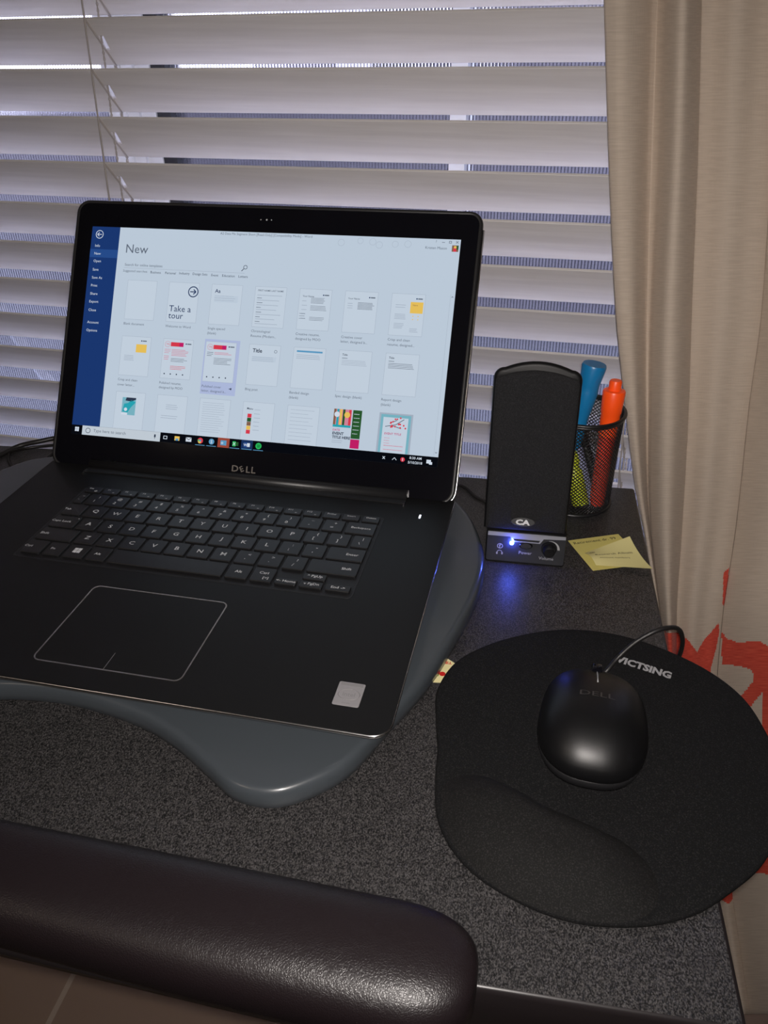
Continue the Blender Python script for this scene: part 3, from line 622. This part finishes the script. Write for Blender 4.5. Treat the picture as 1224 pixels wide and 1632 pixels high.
u0, v1 = pg[3, 2]; T_('Menu', u0+4, v1-6, 2.6, DRK, 'L', .01, 5); [R_(u0+5, v1-11-3.6*k-3, u0+8.8, v1-11-3.6*k+.4, q, 4) for k, q in enumerate((RED, GRN, BRN, YEL, RED))]; lines(u0+11, u0+18, v1-7, 6, 3.6, LIN, 4)
u0, v1 = pg[4, 2]; lines(u0+3, u0+25, v1-4, 9, 3.3, LIN, 15, .3)
u0 = 41.5+41.4*5; R_(u0+1, 27, u0+17, 42.7, PNK, 4); [R_(u0+1+q*2.7, 27, u0+3+q*2.7, 42.7, c, 5) for q, c in enumerate((BRN, TEA, YEL, GRN, PNK, RED))]; disc(u0+4, 38, 2.4, WTX, 6); disc(u0+13, 38, 2.6, YEL, 6); R_(u0+1, 27, u0+17, 29, TEA, 6); R_(u0+18, 18, u0+26, 42.7, GRN, 4); lines(u0+19, u0+25, 39, 6, 3.4, WTX, 3); R_(u0+18, 9.5, u0+26, 17.4, MAG, 4)
T_('DATE', u0+1.5, 24.5, 2.6, MAG, 'L', .01, 5); T_('EVENT', u0+1.5, 21.4, 3.4, DRK, 'L', .03, 5); T_('TITLE HERE', u0+1.5, 18.1, 3.2, DRK, 'L', .03, 5); lines(u0+1.5, u0+13, 15, 2, 1.6, LIN, 4)
u0 = 41.5+41.4*6; R_(u0, 8.7, u0+29.4, 42.7, LIN, 2); R_(u0+1.6, 8.7, u0+27.8, 41.4, PTE, 3); R_(u0+3.8, 8.7, u0+25.6, 39, PAG, 4)
for a_ in ((6, 31, 15, 33), (15, 33, 22, 38), (12, 32, 20, 30), (10, 34, 16, 37)): line(u0+a_[0], a_[1], u0+a_[2], a_[3], .5, DRK, 5)
for k in range(16): disc(u0+random.uniform(10, 24), random.uniform(30, 39.5), .8, RED, 6, 7)
T_('EVENT TITLE', u0+6, 25, 2.6, MAG, 'L', .01, 5); lines(u0+6, u0+12, 21, 3, 2.2, PNK, 4); R_(u0+6, 11, u0+23, 15, PNK, 4); R_(u0+6, 11.6, u0+23, 14.4, PAG, 5)
# taskbar
for i in (0, 1):
    for j in (0, 1): R_(3.6+i*2.1, 2.7+j*2.1, 5.5+i*2.1, 4.6+j*2.1, WTX, 3)
R_(11, 0, 89.4, 8.5, SRB, 2); ring(17, 4.2, 2.5, .5, DRK, 4); T_('Type here to search', 22.5, 4.2, 4.0, TXT, 'L', 0, 5); R_(83.4, 3.6, 85, 6.2, DRK, 4); line(84.2, 2, 84.2, 3.6, .4, DRK, 4)
R_(92.6, 2.8, 96.4, 5.8, WTX, 3); R_(93.2, 3.3, 95.8, 5.3, TSK, 4)
R_(103.6, 2.4, 108.4, 6.3, YEL, 3); R_(104.6, 2.4, 107.4, 4.3, SKY, 4)
R_(114.6, 2.4, 120, 6.2, WTX, 3); line(114.8, 6, 117.3, 4, .5, TSK, 4); line(119.8, 6, 117.3, 4, .5, TSK, 4)
disc(128.6, 4.3, 2.6, RED, 3); disc(128, 3.2, 1.4, YEL, 4); disc(127.2, 4.2, 1.1, SPT, 4); disc(128.6, 4.4, 1.0, SKY, 5)
disc(139.4, 4.3, 2.6, SKY, 3); T_('S', 139.4, 4.2, 4, WTX, 'C', .02, 5)
R_(145.3, 0, 156.4, 8.6, RST, 2); R_(148, 2, 153.6, 6.4, SKY, 3); T_('o', 149.6, 4, 4, WTX, 'C', .02, 5)
R_(159.4, 2, 162.4, 6.4, SPT, 3); T_('X', 161, 4.2, 3.6, WTX, 'C', .02, 5); R_(162.4, 2.6, 165, 5.9, GRN, 3)
R_(167.6, 0, 178.4, 8.6, NVY, 2); R_(170, 2, 173.2, 6.4, BAND, 3); T_('W', 171.6, 4.2, 3.2, WTX, 'C', .02, 5); R_(173.2, 2.6, 175.8, 5.9, WTX, 3)
disc(183.9, 4.2, 2.8, SPT, 3); line(182.3, 5.2, 185.7, 5, .4, TSK, 4); line(182.4, 4.2, 185.4, 4, .4, TSK, 4); line(182.6, 3.3, 185.2, 3.1, .4, TSK, 4)
for q in (128.6, 139.4, 161.6, 173, 183.9): R_(q-4.6, .1, q+4.6, .6, SKY, 4)
T_('x', 297.5, 4.2, 4.6, WTX, 'C', .02, 5); line(305, 3, 306.8, 5, .5, WTX, 4); line(306.8, 5, 308.6, 3, .5, WTX, 4); disc(314, 4, 1.9, RED, 4); R_(313.7, 2.8, 314.3, 5.2, WTX, 5)
T_('8:30 AM', 325, 6.1, 3.1, WTX, 'C', .01, 5); T_('5/10/2018', 325, 2.2, 3.1, WTX, 'C', .01, 5); R_(334.6, 2.6, 338.4, 5.8, WTX, 4); R_(337, 1.8, 339.6, 4, WTX, 4)
b.build('display', pal, lid)['label'] = 'lit screen with document templates'

# ------------------------------------------------------------------ speaker
def rotz(p, c, a):
    x, y = p[0]-c[0], p[1]-c[1]; return Vector((c[0]+x*math.cos(a)-y*math.sin(a), c[1]+x*math.sin(a)+y*math.cos(a), p[2]))
SPO = (353.5, 51.0)
def SP(x, y, z): return rotz((SPO[0]+x, SPO[1]+y, z), SPO, math.radians(2.5))
spk = empty('speaker', SP(0, 40, DZ), 'black desktop speaker with cloth grille and blue-lit control panel, beside the pen cup', 'speaker')
b = MB()
# base: slightly sloping control front
def sbox(mb, x0, x1, y0b, y0t, y1, z0, z1, mi=0, r=3):
    rs = []
    for z, yy, ins in ((z0, y0b, 1.2), (z0+1.2, y0b, 0), (z1-1, y0t, 0), (z1, y0t+.8, .8)):
        rs.append([SP(x, y, z) for x, y in offset(rrect(x0, yy, x1, y1, r, 4), ins)])
    mb.rings(rs, mi, True)
PB0, PB1 = 0.0, 2.5
sbox(b, -34, 30.5, 0, PB1, 78, DZ, DZ+31); b.build('base', m_spk, spk, 40)
LEAN = math.radians(7)
def SB(x, d, h):  # body frame: h up the leaning front, d backwards
    return SP(x-3.6-h*.004, 4+h*math.sin(LEAN)+d*math.cos(LEAN), DZ+30+h*math.cos(LEAN)-d*math.sin(LEAN)*.3)
H = 140
def bodyout(hw0, hw1, h1, r, arc):
    pts = [(-hw0, 0), (hw0, 0)]; n_ = 14
    pts = [(hw0*(-1+2*k/6), 0) for k in range(7)]
    for k in range(1, 8): pts.append((hw0+(hw1-hw0)*k/8, (h1-r)*k/8))
    for k in range(7): a = PI/2*k/6; pts.append((hw1-r+r*math.cos(a), h1-r+r*math.sin(a)))
    m_ = hw1-r
    for k in range(1, 12): x = m_-2*m_*k/12; pts.append((x, h1+arc*(1-(x/m_)**2)))
    for k in range(7): a = PI/2+PI/2*k/6; pts.append((-hw1+r+r*math.cos(a), h1-r+r*math.sin(a)))
    for k in range(1, 8): pts.append((-hw1+(hw1-hw0)*k/8, (h1-r)*(1-k/8)))
    return pts[:-1]
bo = bodyout(33.0, 32.6, H-7, 8, 5.5)
b = MB(); b.rings([[SB(x*kx, d, h*kh) for x, h in offset(bo, i_)] for d, i_, kx, kh in ((70, 4, .74, .64), (66, 0, .76, .66), (44, 0, .86, .80), (22, 0, .95, .92), (8, 0, .99, .985), (3, 0, 1, 1), (1.2, .6, 1, 1), (.6, 1.8, 1, 1), (.3, 2.8, 1, 1))], 0, True, True, True)
b.build('cabinet', m_spk, spk, 50)
bo2 = bodyout(31.5, 31.0, H-13.5, 6, 4.5)
b = MB(); b.rings([[SB(x, d, h+1.5) for x, h in offset(bo2, i_)] for d, i_ in ((1.5, 0), (-1.2, 0), (-2.6, 1), (-3.3, 3), (-3.5, 6))], 0, True, True, True)
b.build('grille', m_grille, spk, 60)
SXv = (SP(1, 0, 0)-SP(0, 0, 0)); BUp = (SB(0, 0, 1)-SB(0, 0, 0)).normalized(); BN = SXv.cross(BUp)
c0 = SB(-2.0, -3.6, 10.5)
b = MB(); b.rings([[c0+BN*n_+SXv*(9.5*k_*math.cos(2*PI*i/32))+BUp*(3.6*k_*math.sin(2*PI*i/32)) for i in range(32)] for n_, k_ in ((0, 1), (.8, 1), (1.1, .94), (.9, .88))], 0, True)
text(b, 'CA', c0+BN*1.2, SXv, BUp, 6.0, 1, 'C', .05, 1.3); b.build('badge', [mat('badge_grey', (.06, .06, .062), .35), mat('white_logo', (.7, .7, .7), .4)], spk)
# control face
FU = (SP(0, PB1, DZ+30)-SP(0, 0, DZ+1)).normalized(); FN = SXv.cross(FU)
def FC(x, h, n_=0): return SP(0, 0, DZ+1)+SXv*x+FU*h+FN*n_
def fbox(mb, pts, n0, n1, mi): mb.rings([[FC(x, h, n0) for x, h in pts], [FC(x, h, n1) for x, h in pts]], mi, False)
b = MB(); fbox(b, rrect(-33, 1.5, 29.8, 28.5, 1.5, 3), -.5, .5, 0); b.build('control_panel', m_panel, spk)
b = MB(); fbox(b, [(-32.6, 28.2), (-32.6, 24.8), (-14.5, 24.8), (-12.2, 20.4), (9.5, 20.4), (12.2, 24.8), (29.4, 25.6), (29.4, 28.2)][::-1], .4, 1.1, 0)
fbox(b, [(-11, 21.3), (8.4, 21.3), (9.6, 23.2), (-12, 23.2)], 1.1, 1.15, 1); b.build('panel_trim', [m_trim, m_gloss], spk)
b = MB(); b.lathe(FC(-13.0, 18.8, .4), FC(-13, 18.8, 2), [(0, 1.7), (.8, 1.6), (1.3, 1.0), (1.5, .3)], 16); b.build('indicator_light', emis('blue_led', (.10, .22, 1.0), 60), spk)['label'] = 'blue indicator light'
b = MB(); b.rings([[FC(-1.5+5.4*k_*math.cos(2*PI*i/28), 17.4+3.1*k_*math.sin(2*PI*i/28), n_) for i in range(28)] for n_, k_ in ((.5, 1), (1.2, .98), (1.5, .8), (1.2, .5))], 0, True); b.build('power_button', m_gloss, spk)
b = MB(); b.lathe(FC(17.0, 16.2, .4), FC(17.0, 16.2, 8), [(0, 6.4), (1.2, 6.2), (1.3, 4.9), (7, 4.5), (7.6, 3.8)], 28); fbox(b, [(16.2, 14), (17.8, 14), (17.8, 19), (16.2, 19)], 7.5, 8.0, 0); b.build('volume_knob', m_spk, spk, 40)
b = MB(); A_ = [math.radians(95-100*k/16) for k in range(17)]
for n_ in (.55,): b.add([FC(17+(6.8)*math.cos(a), 16.2+(6.8)*math.sin(a), n_) for a in A_]+[FC(17+(6.8+.3+1.6*(k/16))*math.cos(a), 16.2+(7.1+1.6*(k/16))*math.sin(a), n_) for k, a in enumerate(A_)], [(k, k+1, 18+k, 17+k) for k in range(16)], 0)
text(b, 'Power', FC(-1.5, 10.6, .6), SXv, FU, 4.0, 0, 'C', .01); text(b, 'Volume', FC(15.5, 7.0, .6), SXv, FU, 3.8, 0, 'C', .01)
def fring(mb, x, h, r, wd, mi=0, a0=0, a1=360):
    n_ = 20; A2 = [math.radians(a0+(a1-a0)*k/n_) for k in range(n_+1)]
    mb.add([FC(x+r*math.cos(a), h+r*math.sin(a), .6) for a in A2]+[FC(x+(r-wd)*math.cos(a), h+(r-wd)*math.sin(a), .6) for a in A2], [(k, k+1, n_+2+k, n_+1+k) for k in range(n_)], mi)
fring(b, -22.3, 15.2, 2.4, .6); text(b, 'f', FC(-22.3, 15.2, .6), SXv, FU, 5, 0, 'C', .02); fring(b, -22.3, 9.2, 2.2, .5, 0, -20, 200)
for s_ in (-1, 1): fbox(b, rrect(-22.3+s_*2.1-.6, 7.4, -22.3+s_*2.1+.6, 9.4, .3, 2), .5, .62, 0)
b.build('panel_lettering', m_print, spk)
light('indicator_glow', 'POINT', FC(-13, 18.8, 4), .028, (.06, .10, 1.0), .0015)

# ------------------------------------------------------------------ pen cup with markers
CX, CY = 389.5, 166.0; CT = 53.0; R0, R1 = 32.5, 34.0
cup = empty('pen_cup', (CX, CY, DZ), 'black wire-mesh pen cup holding markers, between speaker and curtain', 'pen cup')
b = MB(); NH = 58; TW = 2*PI*26/NH
for k in range(NH):
    for sg in (-1, 1):
        pts = []
        for j in range(19):
            t_ = j/18; a = 2*PI*k/NH + sg*t_*TW; r = R0+(R1-R0)*t_; pts.append((CX+r*math.cos(a), CY+r*math.sin(a), DZ+3+(CT-DZ-3)*t_))
        b.tube(pts, .46, 4, 0, False)
b.build('mesh_wall', m_wire, cup)
def torus(mb, cx, cy_, z, R, r, mi=0):
    n_ = 64; m_ = 10; vs_ = [(cx+(R+r*math.cos(2*PI*j/m_))*math.cos(2*PI*i/n_), cy_+(R+r*math.cos(2*PI*j/m_))*math.sin(2*PI*i/n_), z+r*math.sin(2*PI*j/m_)) for i in range(n_) for j in range(m_)]
    mb.add(vs_, [(i*m_+j, ((i+1) % n_)*m_+j, ((i+1) % n_)*m_+(j+1) % m_, i*m_+(j+1) % m_) for i in range(n_) for j in range(m_)], mi, True)
b = MB(); torus(b, CX, CY, CT, R1+.8, 1.7); torus(b, CX, CY, CT-2, R1+.6, 1.2); b.build('rim', m_wire, cup)
b = MB(); torus(b, CX, CY, DZ+2, R0+.6, 1.8); b.lathe((CX, CY, DZ+.8), (CX, CY, DZ+5), [(0, R0), (1, R0)], 48); b.build('base', m_wire, cup)
def marker(name, label, p0, p1, prof, m_, capm=None, split=None):
    r_ = empty(name, p0, label, 'marker')
    if split is None: split = .60
    Ln = (Vector(p1)-Vector(p0)).length
    body = [(h*Ln, r) for h, r in prof if h <= split]; cap_ = [(h*Ln, r) for h, r in prof if h >= split]
    b = MB(); b.lathe(p0, p1, body, 24); b.build('barrel', m_, r_, 50)
    b = MB(); b.lathe(p0, p1, cap_, 24); b.build('cap', capm or m_, r_, 50)
z0 = DZ+5.5
pt = at_y(948, 580, 172); marker('marker', 'blue chisel marker with flared cap, standing in the mesh cup', (378, 166, z0), pt, [(0, 4.5), (.02, 5.5), (.30, 6.2), (.50, 6.8), (.62, 6.6), (.66, 7.4), (.80, 9.2), (.81, 8.9), (.86, 8.8), (.985, 10.6), (1.0, 9.9)], m_blue, None, .5)
pt = at_y(982, 606, 160); d_ = pt-Vector((410, 152, z0))
marker('highlighter', 'bright orange highlighter with stepped cap in the mesh cup', (410, 152, z0), pt, [(0, 6.0), (.02, 7.0), (.55, 7.4), (.58, 7.8), (.70, 8.2), (.745, 8.2), (.76, 8.8), (.80, 9.0), (.915, 9.6), (.925, 9.0), (.93, 5.4), (.99, 5.2), (1.0, 4.6)], m_red, m_orange, .58)
g0 = at_y(925, 810, 147); g0.z = z0; g1 = at_y(941, 808, 152); g1.z = z0; g2 = at_y(955, 806, 160); g2.z = z0
HP = [(0, 6.6), (.02, 7.6), (.60, 7.6), (.62, 6), (.7, 6), (.72, 7.2), (1, 7.0)]; TP = [(0, 3.9), (.02, 4.6), (.60, 4.6), (.62, 4.2), (.7, 4.2), (.72, 4.8), (1, 4.6)]
marker('highlighter', 'yellow-green highlighter seen through the lower mesh of the cup', g0, at_y(907, 712, 168), HP, m_green)
marker('marker', 'pale lilac marker low in the mesh cup beside the yellow-green one', g1, at_y(907, 660, 178), TP, m_lilac)
marker('marker', 'black marker leaning in the mesh cup between the lilac and orange ones', g2, at_y(921, 668, 186), TP, m_spk)

# ------------------------------------------------------------------ sticky notes
def sheet(name, c00, c10, c11, c01, lift, m_, label, writing, zb):
    n_ = 14; r_ = empty(name, (c00[0], c00[1], zb), label, 'note'); b = MB()
    def S(s_, t_, dz=0):
        p = (Vector(c00)*(1-s_)+Vector(c10)*s_)*(1-t_)+(Vector(c01)*(1-s_)+Vector(c11)*s_)*t_
        return Vector((p.x, p.y, zb+lift(s_, t_)+dz))
    for dz, fl_ in ((0, 1), (-.18, 0)):
        b.add([S(i/n_, j/n_, dz) for j in range(n_+1) for i in range(n_+1)], [((j*(n_+1)+i, j*(n_+1)+i+1, (j+1)*(n_+1)+i+1, (j+1)*(n_+1)+i) if fl_ else (j*(n_+1)+i, (j+1)*(n_+1)+i, (j+1)*(n_+1)+i+1, j*(n_+1)+i+1)) for j in range(n_) for i in range(n_)], 0, True)
    b.build('paper', m_, r_)
    b = MB()
    for (s_, u_, v_, sz, al) in writing:
        vs_, fs_, x0, x1, y0, y1 = text_geo(s_, 0); 
        b.add([S(min(1, max(0, u_+(v.x-x0)*sz)), min(1, max(0, v_+(v.y)*sz)), .12) for v in vs_], fs_, 0)
    b.build('handwriting', m_ink, r_)
a00 = at_z(945, 910, DZ); a10 = at_z(1030, 899, DZ); a11 = at_z(985, 853, DZ); a01 = at_z(905, 862, DZ)
sheet('sticky_note', a00, a10, a11, a01, lambda s_, t_: .3+1.0*t_*s_, m_note, 'lower yellow sticky note lying flat on the desk under the curled one', [('Retirement dr. 99', .06, .88, .115, 'L')], DZ)
u00 = at_z(950, 899, DZ+3); u10 = at_z(1040, 906, DZ+5); u11 = at_z(1004, 853, DZ+14); u01 = at_z(932, 877, DZ+5)
sheet('sticky_note', u00, u10, u11, u01, lambda s_, t_: 2.0+3*s_*(1-t_)+11*s_*t_*t_+3*math.sin(PI*t_)*(1-s_), m_note2, 'upper curled yellow sticky note with handwriting, next to the speaker', [('Research Album', .12, .58, .115, 'L'), ('@', .05, .80, .13, 'L'), ('account numbers', .16, .40, .085, 'L')], DZ)

# ------------------------------------------------------------------ mouse pad
pp = [(316, -182), (322, -208), (337, -229), (360, -243), (392, -251), (425, -247.5), (453, -236), (474, -219), (494, -197), (508, -168), (514, -135), (511, -103), (500, -72), (474, -47), (432, -29), (388, -29), (346, -48), (316, -76), (305.5, -108), (309, -136), (313.5, -158)]
po = smooth_closed(pp, 8)
padr = empty('mouse_pad', (410, -140, DZ), 'black fabric mouse pad with padded gel wrist rest, on the right of the desk', 'mouse pad')
b = MB(); b.slab(po, [(.8, DZ+.3), (0, DZ+1), (0, DZ+3), (.8, DZ+3.9), (1.6, DZ+4.1)], 0)
b.build('pad_surface', m_pad, padr)
gp = [at_z(x, y, DZ+5) for x, y in ((703, 1262), (716, 1242), (740, 1233), (775, 1236), (820, 1256), (870, 1284), (920, 1305), (975, 1330), (1010, 1352), (1040, 1385), (1052, 1420), (1040, 1452), (1000, 1468), (940, 1466), (870, 1450), (800, 1418), (745, 1372), (712, 1325))]
gp = [(p.x, p.y) for p in gp][::-1]
ar = sum(gp[i-1][0]*gp[i][1]-gp[i][0]*gp[i-1][1] for i in range(len(gp)))
if ar < 0: gp = gp[::-1]
go = smooth_closed(gp, 8); gc = Vector((sum(p[0] for p in gp)/len(gp), sum(p[1] for p in gp)/len(gp)))
b = MB(); rs = []
for k in range(13):
    t_ = k/12; f_ = 1-t_*.97; hgt = 13.5*math.sin(min(1, t_*1.25)*PI/2)**.9
    rs.append([(gc.x+(x-gc.x)*f_, gc.y+(y-gc.y)*f_, DZ+3.9+hgt) for x, y in go])
b.rings(rs, 0, True, False, True); b.build('wrist_rest', m_gel, padr)
b = MB(); q0 = at_z(982, 1049, DZ+4.3); q1 = at_z(1070, 1077, DZ+4.3); dx = (q1-q0); wl = dx.length; dx.normalize(); dy = Zv.cross(dx)
vs_, fs_, x0, x1, y0, y1 = text_geo('VICTSING', .045); text(b, 'VICTSING', (q0+q1)/2, dx, dy, 9.0, 0, 'C', .045, wl/((x1-x0)*9.0)); b.build('logo', m_print, padr)

# ------------------------------------------------------------------ mouse
MZ = DZ+4.1; MC = Vector((404.5, -130)); MA = math.radians(2.5); HL, HW = 43.5, 32.0
mo = empty('mouse', (MC.x, MC.y, MZ), 'matte black wired computer mouse on the fabric pad', 'mouse')
def mpt(a, k, z):
    ca, sa = math.cos(a), math.sin(a); e = 2/2.55
    x = HW*k*math.copysign(abs(ca)**e, ca); y = HL*k*math.copysign(abs(sa)**e, sa)
    x *= (1 - .10*(y/HL)) if y < 0 else (1-.06*(y/HL))
    if y < 0: x *= 1-.10*(y/HL)**2
    xr = MC.x + x*math.cos(MA) + y*math.sin(MA); yr = MC.y - x*math.sin(MA) + y*math.cos(MA)
    return Vector((xr, yr, z)), y
def mh(k, y):  # dome height over the plan
    f_ = (1-k**2.6); base = 14.0; pk = 21.0 - 7*((y+8)/HL)**2*(1 if y > -8 else .6); return base + pk*max(0, f_)**.62*1.0
N_ = 56
b = MB(); b.rings([[mpt(2*PI*i/N_, k, MZ+z)[0] for i in range(N_)] for k, z in ((.90, .3), (.955, 1.2), (.985, 5), (.99, 9.0))], 0, True); b.build('lower_shell', mat('gloss_black_shell', (.012, .012, .013), .25), mo)
b = MB(); rs = []
for k in (.985, 1.0, 1.0, .985, .96, .92, .86, .78, .68, .56, .42, .28, .14, .03):
    ring_ = []
    for i in range(N_):
        p, y = mpt(2*PI*i/N_, k, 0); h = mh(k, y) if len(rs) > 2 else (9.2, 9.8, 13.0)[len(rs)]
        ring_.append(Vector((p.x, p.y, MZ+h)))
    rs.append(ring_)
b.rings(rs, 0, True, False, True); b.build('upper_shell', m_mouse, mo)
def ml(x, y, dz=.25):  # a point on the dome, mouse axes
    k = ((abs(x)/HW)**2.55+(abs(y)/HL)**2.55)**(1/2.55)
    return Vector((MC.x + x*math.cos(MA)+y*math.sin(MA), MC.y - x*math.sin(MA)+y*math.cos(MA), MZ+mh(k, y)+dz))
b = MB(); b.tube([ml(0, y, -.1) for y in (36, 31, 26, 20, 14)], .45, 6); b.build('button_seam', m_print, mo)
b = MB(); b.lathe(ml(-3.2, 37, -3), ml(3.2, 37, -3), [(0, 6), (.6, 7), (5.8, 7), (6.4, 6)], 28); b.build('scroll_wheel', m_gloss, mo)
b = MB(); vs_, fs_, x0, x1, y0, y1 = text_geo('DELL', .0)
b.add([ml((v.x-(x0+x1)/2)*9.5, 1+(v.y)*6, .3) for v in vs_], fs_, 0); b.build('logo', mat('faint_logo', (.035, .033, .033), .3), mo)
pts = [ml(1.5, 45, -8), at_z(966, 1070, -20), at_z(985, 1048, -14), at_z(1012, 1024, -4), at_z(1044, 1006, 4), at_z(1068, 1000, 4), at_z(1083, 1004, -4), at_z(1088, 1022, -20), at_z(1084, 1042, -38), at_z(1077, 1056, -56), at_z(1072, 1070, -90), at_z(1072, 1090, -150)]
b = MB(); b.tube(smooth_open(pts, 6), 1.55, 8); b.build('cord', m_cable, mo)
b = MB(); b.tube([ml(1.2, 40, -11), ml(1.5, 46, -11), ml(1.6, 52, -10.5)], [2.6, 2.4, 1.8], 8); b.build('strain_relief', m_cable, mo)

# ------------------------------------------------------------------ small card tucked under the pad
c4 = [at_z(703, 1043, DZ+.2), at_z(728, 1059, DZ+.2), at_z(704, 1088, DZ+.2), at_z(668, 1087, DZ+.2)]
b = MB(); b.rings([[p+Vector((0, 0, -.15)) for p in c4][::-1], c4[::-1]], 0, False)
q = at_z(710, 1056, DZ+.45); X_ = (at_z(700, 1055.5, DZ)-at_z(719, 1057, DZ)).normalized(); Y_ = Zv.cross(X_)
text(b, 'TIRGI', q, X_, Y_, 3.6, 1, 'C', .03)
arc_ = [at_z(x, y, DZ+.4) for x, y in ((690, 1068), (695, 1067), (699, 1072), (698, 1077), (691, 1078), (685, 1078))]; b.tube(smooth_open(arc_, 4), .3, 4, 2)
q = at_z(705, 1074, DZ+.35); b.add([q+Vector((2.2*math.cos(k*PI/6), 2.2*math.sin(k*PI/6), 0)) for k in range(12)], [list(range(12))], 1)
tag(b.build('paper_card', [m_card, m_cardred, m_cardgreen]), 'small cream card with red print between grey board and mouse pad', 'card')

# ------------------------------------------------------------------ cables behind the laptop
def cable(name, label, pts, r=2.2, m_=None, grp=None):
    b = MB(); b.tube(smooth_open([at_z(x, y, DZ+r+z) for x, y, z in pts], 8), r, 8); return tag(b.build(name, m_ or m_cable), label, 'cable', grp)
cable('cable', 'thick black cable curving to the left edge behind the laptop, farthest back', [(-60, 748, 0), (0, 725, 0), (30, 711, 1), (60, 704, 3), (100, 697, 3), (150, 700, 0), (250, 715, 0)], 2.6)
cable('cable', 'thin black cable looping behind the left corner of the laptop', [(150, 712, 0), (90, 722, 1), (72, 733, 1), (56, 742, 3), (48, 746, 2), (25, 748, 0), (14, 735, 0), (16, 722, 0), (30, 717, 6), (52, 713, 9), (100, 708, 2)], 1.6)
cable('cable', 'black cable entering at the left edge, nearest the grey board', [(-60, 748, 0), (0, 752, 0), (22, 756, 0), (-10, 764, 2), (-60, 772, 3)], 2.2)
cable('speaker_cable', 'thin black cable between laptop lid and speaker', [(640, 765, 0), (700, 768, 0), (738, 775, 0), (758, 792, 0), (775, 800, 0)], 1.5)

# ------------------------------------------------------------------ chair with leather armrest
ch = empty('chair', (40, -640, FL), 'dark leather chair whose padded armrest reaches over the front edge of the desk', 'chair')
AX0, AX1 = -130.0, 354.0; AYC = -309.5
def arm_ring(x, k):
    # rounded superellipse section; k scales width
    tp = max(0, min(1, (230-x)/200)); hw = (27.5-3*tp)*k; out = []
    for i in range(36):
        a = 2*PI*i/36; ca, sa = math.cos(a), math.sin(a)
        yy = AYC + 2.5*tp + hw*math.copysign(abs(ca)**.78, ca); zz = -2 + (19 if sa > 0 else 16)*(.35+.65*k)*math.copysign(abs(sa)**(.80 if sa > 0 else .6), sa)
        out.append((x, yy, zz))
    return out
b = MB(); rs = []
for k in range(30): rs.append(arm_ring(AX0+(AX1-36-AX0)*k/29, 1))
for k in range(1, 14):
    a = PI/2*k/13; rs.append(arm_ring(AX1-36+36*math.sin(a), max(.04, max(0, math.cos(a))**.62)))
b.rings(rs, 0, True); b.build('armrest_pad', m_leather, ch)
b = MB(); ol = rrect(AX0+6, AYC-22, AX1-7, AYC+18, [22, 18, 8, 8], 8); b.slab(ol, [(5, -27), (1, -25), (0, -20), (1, -8)], 0); b.build('armrest_shell', m_deskedge, ch)
b = MB(); b.tube([(-90, AYC-36, -22), (-90, AYC-44, -60), (-90, AYC-50, -200), (-90, AYC-90, -330), (-90, AYC-160, -370)], 14, 12); b.build('armrest_support', m_deskedge, ch)
b = MB(); b.slab(rrect(-200, -900, 290, -400, 60, 8), [(30, -380), (5, -370), (0, -340), (10, -310), (50, -302)], 0); b.build('seat', m_leather, ch)
b = MB(); b.tube([(45, -650, -760), (45, -650, -378)], 28, 16)
for k in range(5):
    a = 2*PI*k/5-.9; b.tube([(45, -650, -735), (45+230*math.cos(a), -650+230*math.sin(a), -752)], [22, 14], 10)
b.build('base', m_deskedge, ch)
for k in range(5):
    a = 2*PI*k/5-.9; p = (45+230*math.cos(a), -650+230*math.sin(a)); b = MB(); b.lathe((p[0]-12, p[1], -765), (p[0]+12, p[1], -765), [(0, 22), (2, 25), (22, 25), (24, 22)], 20); b.build('caster', m_deskedge, ch)
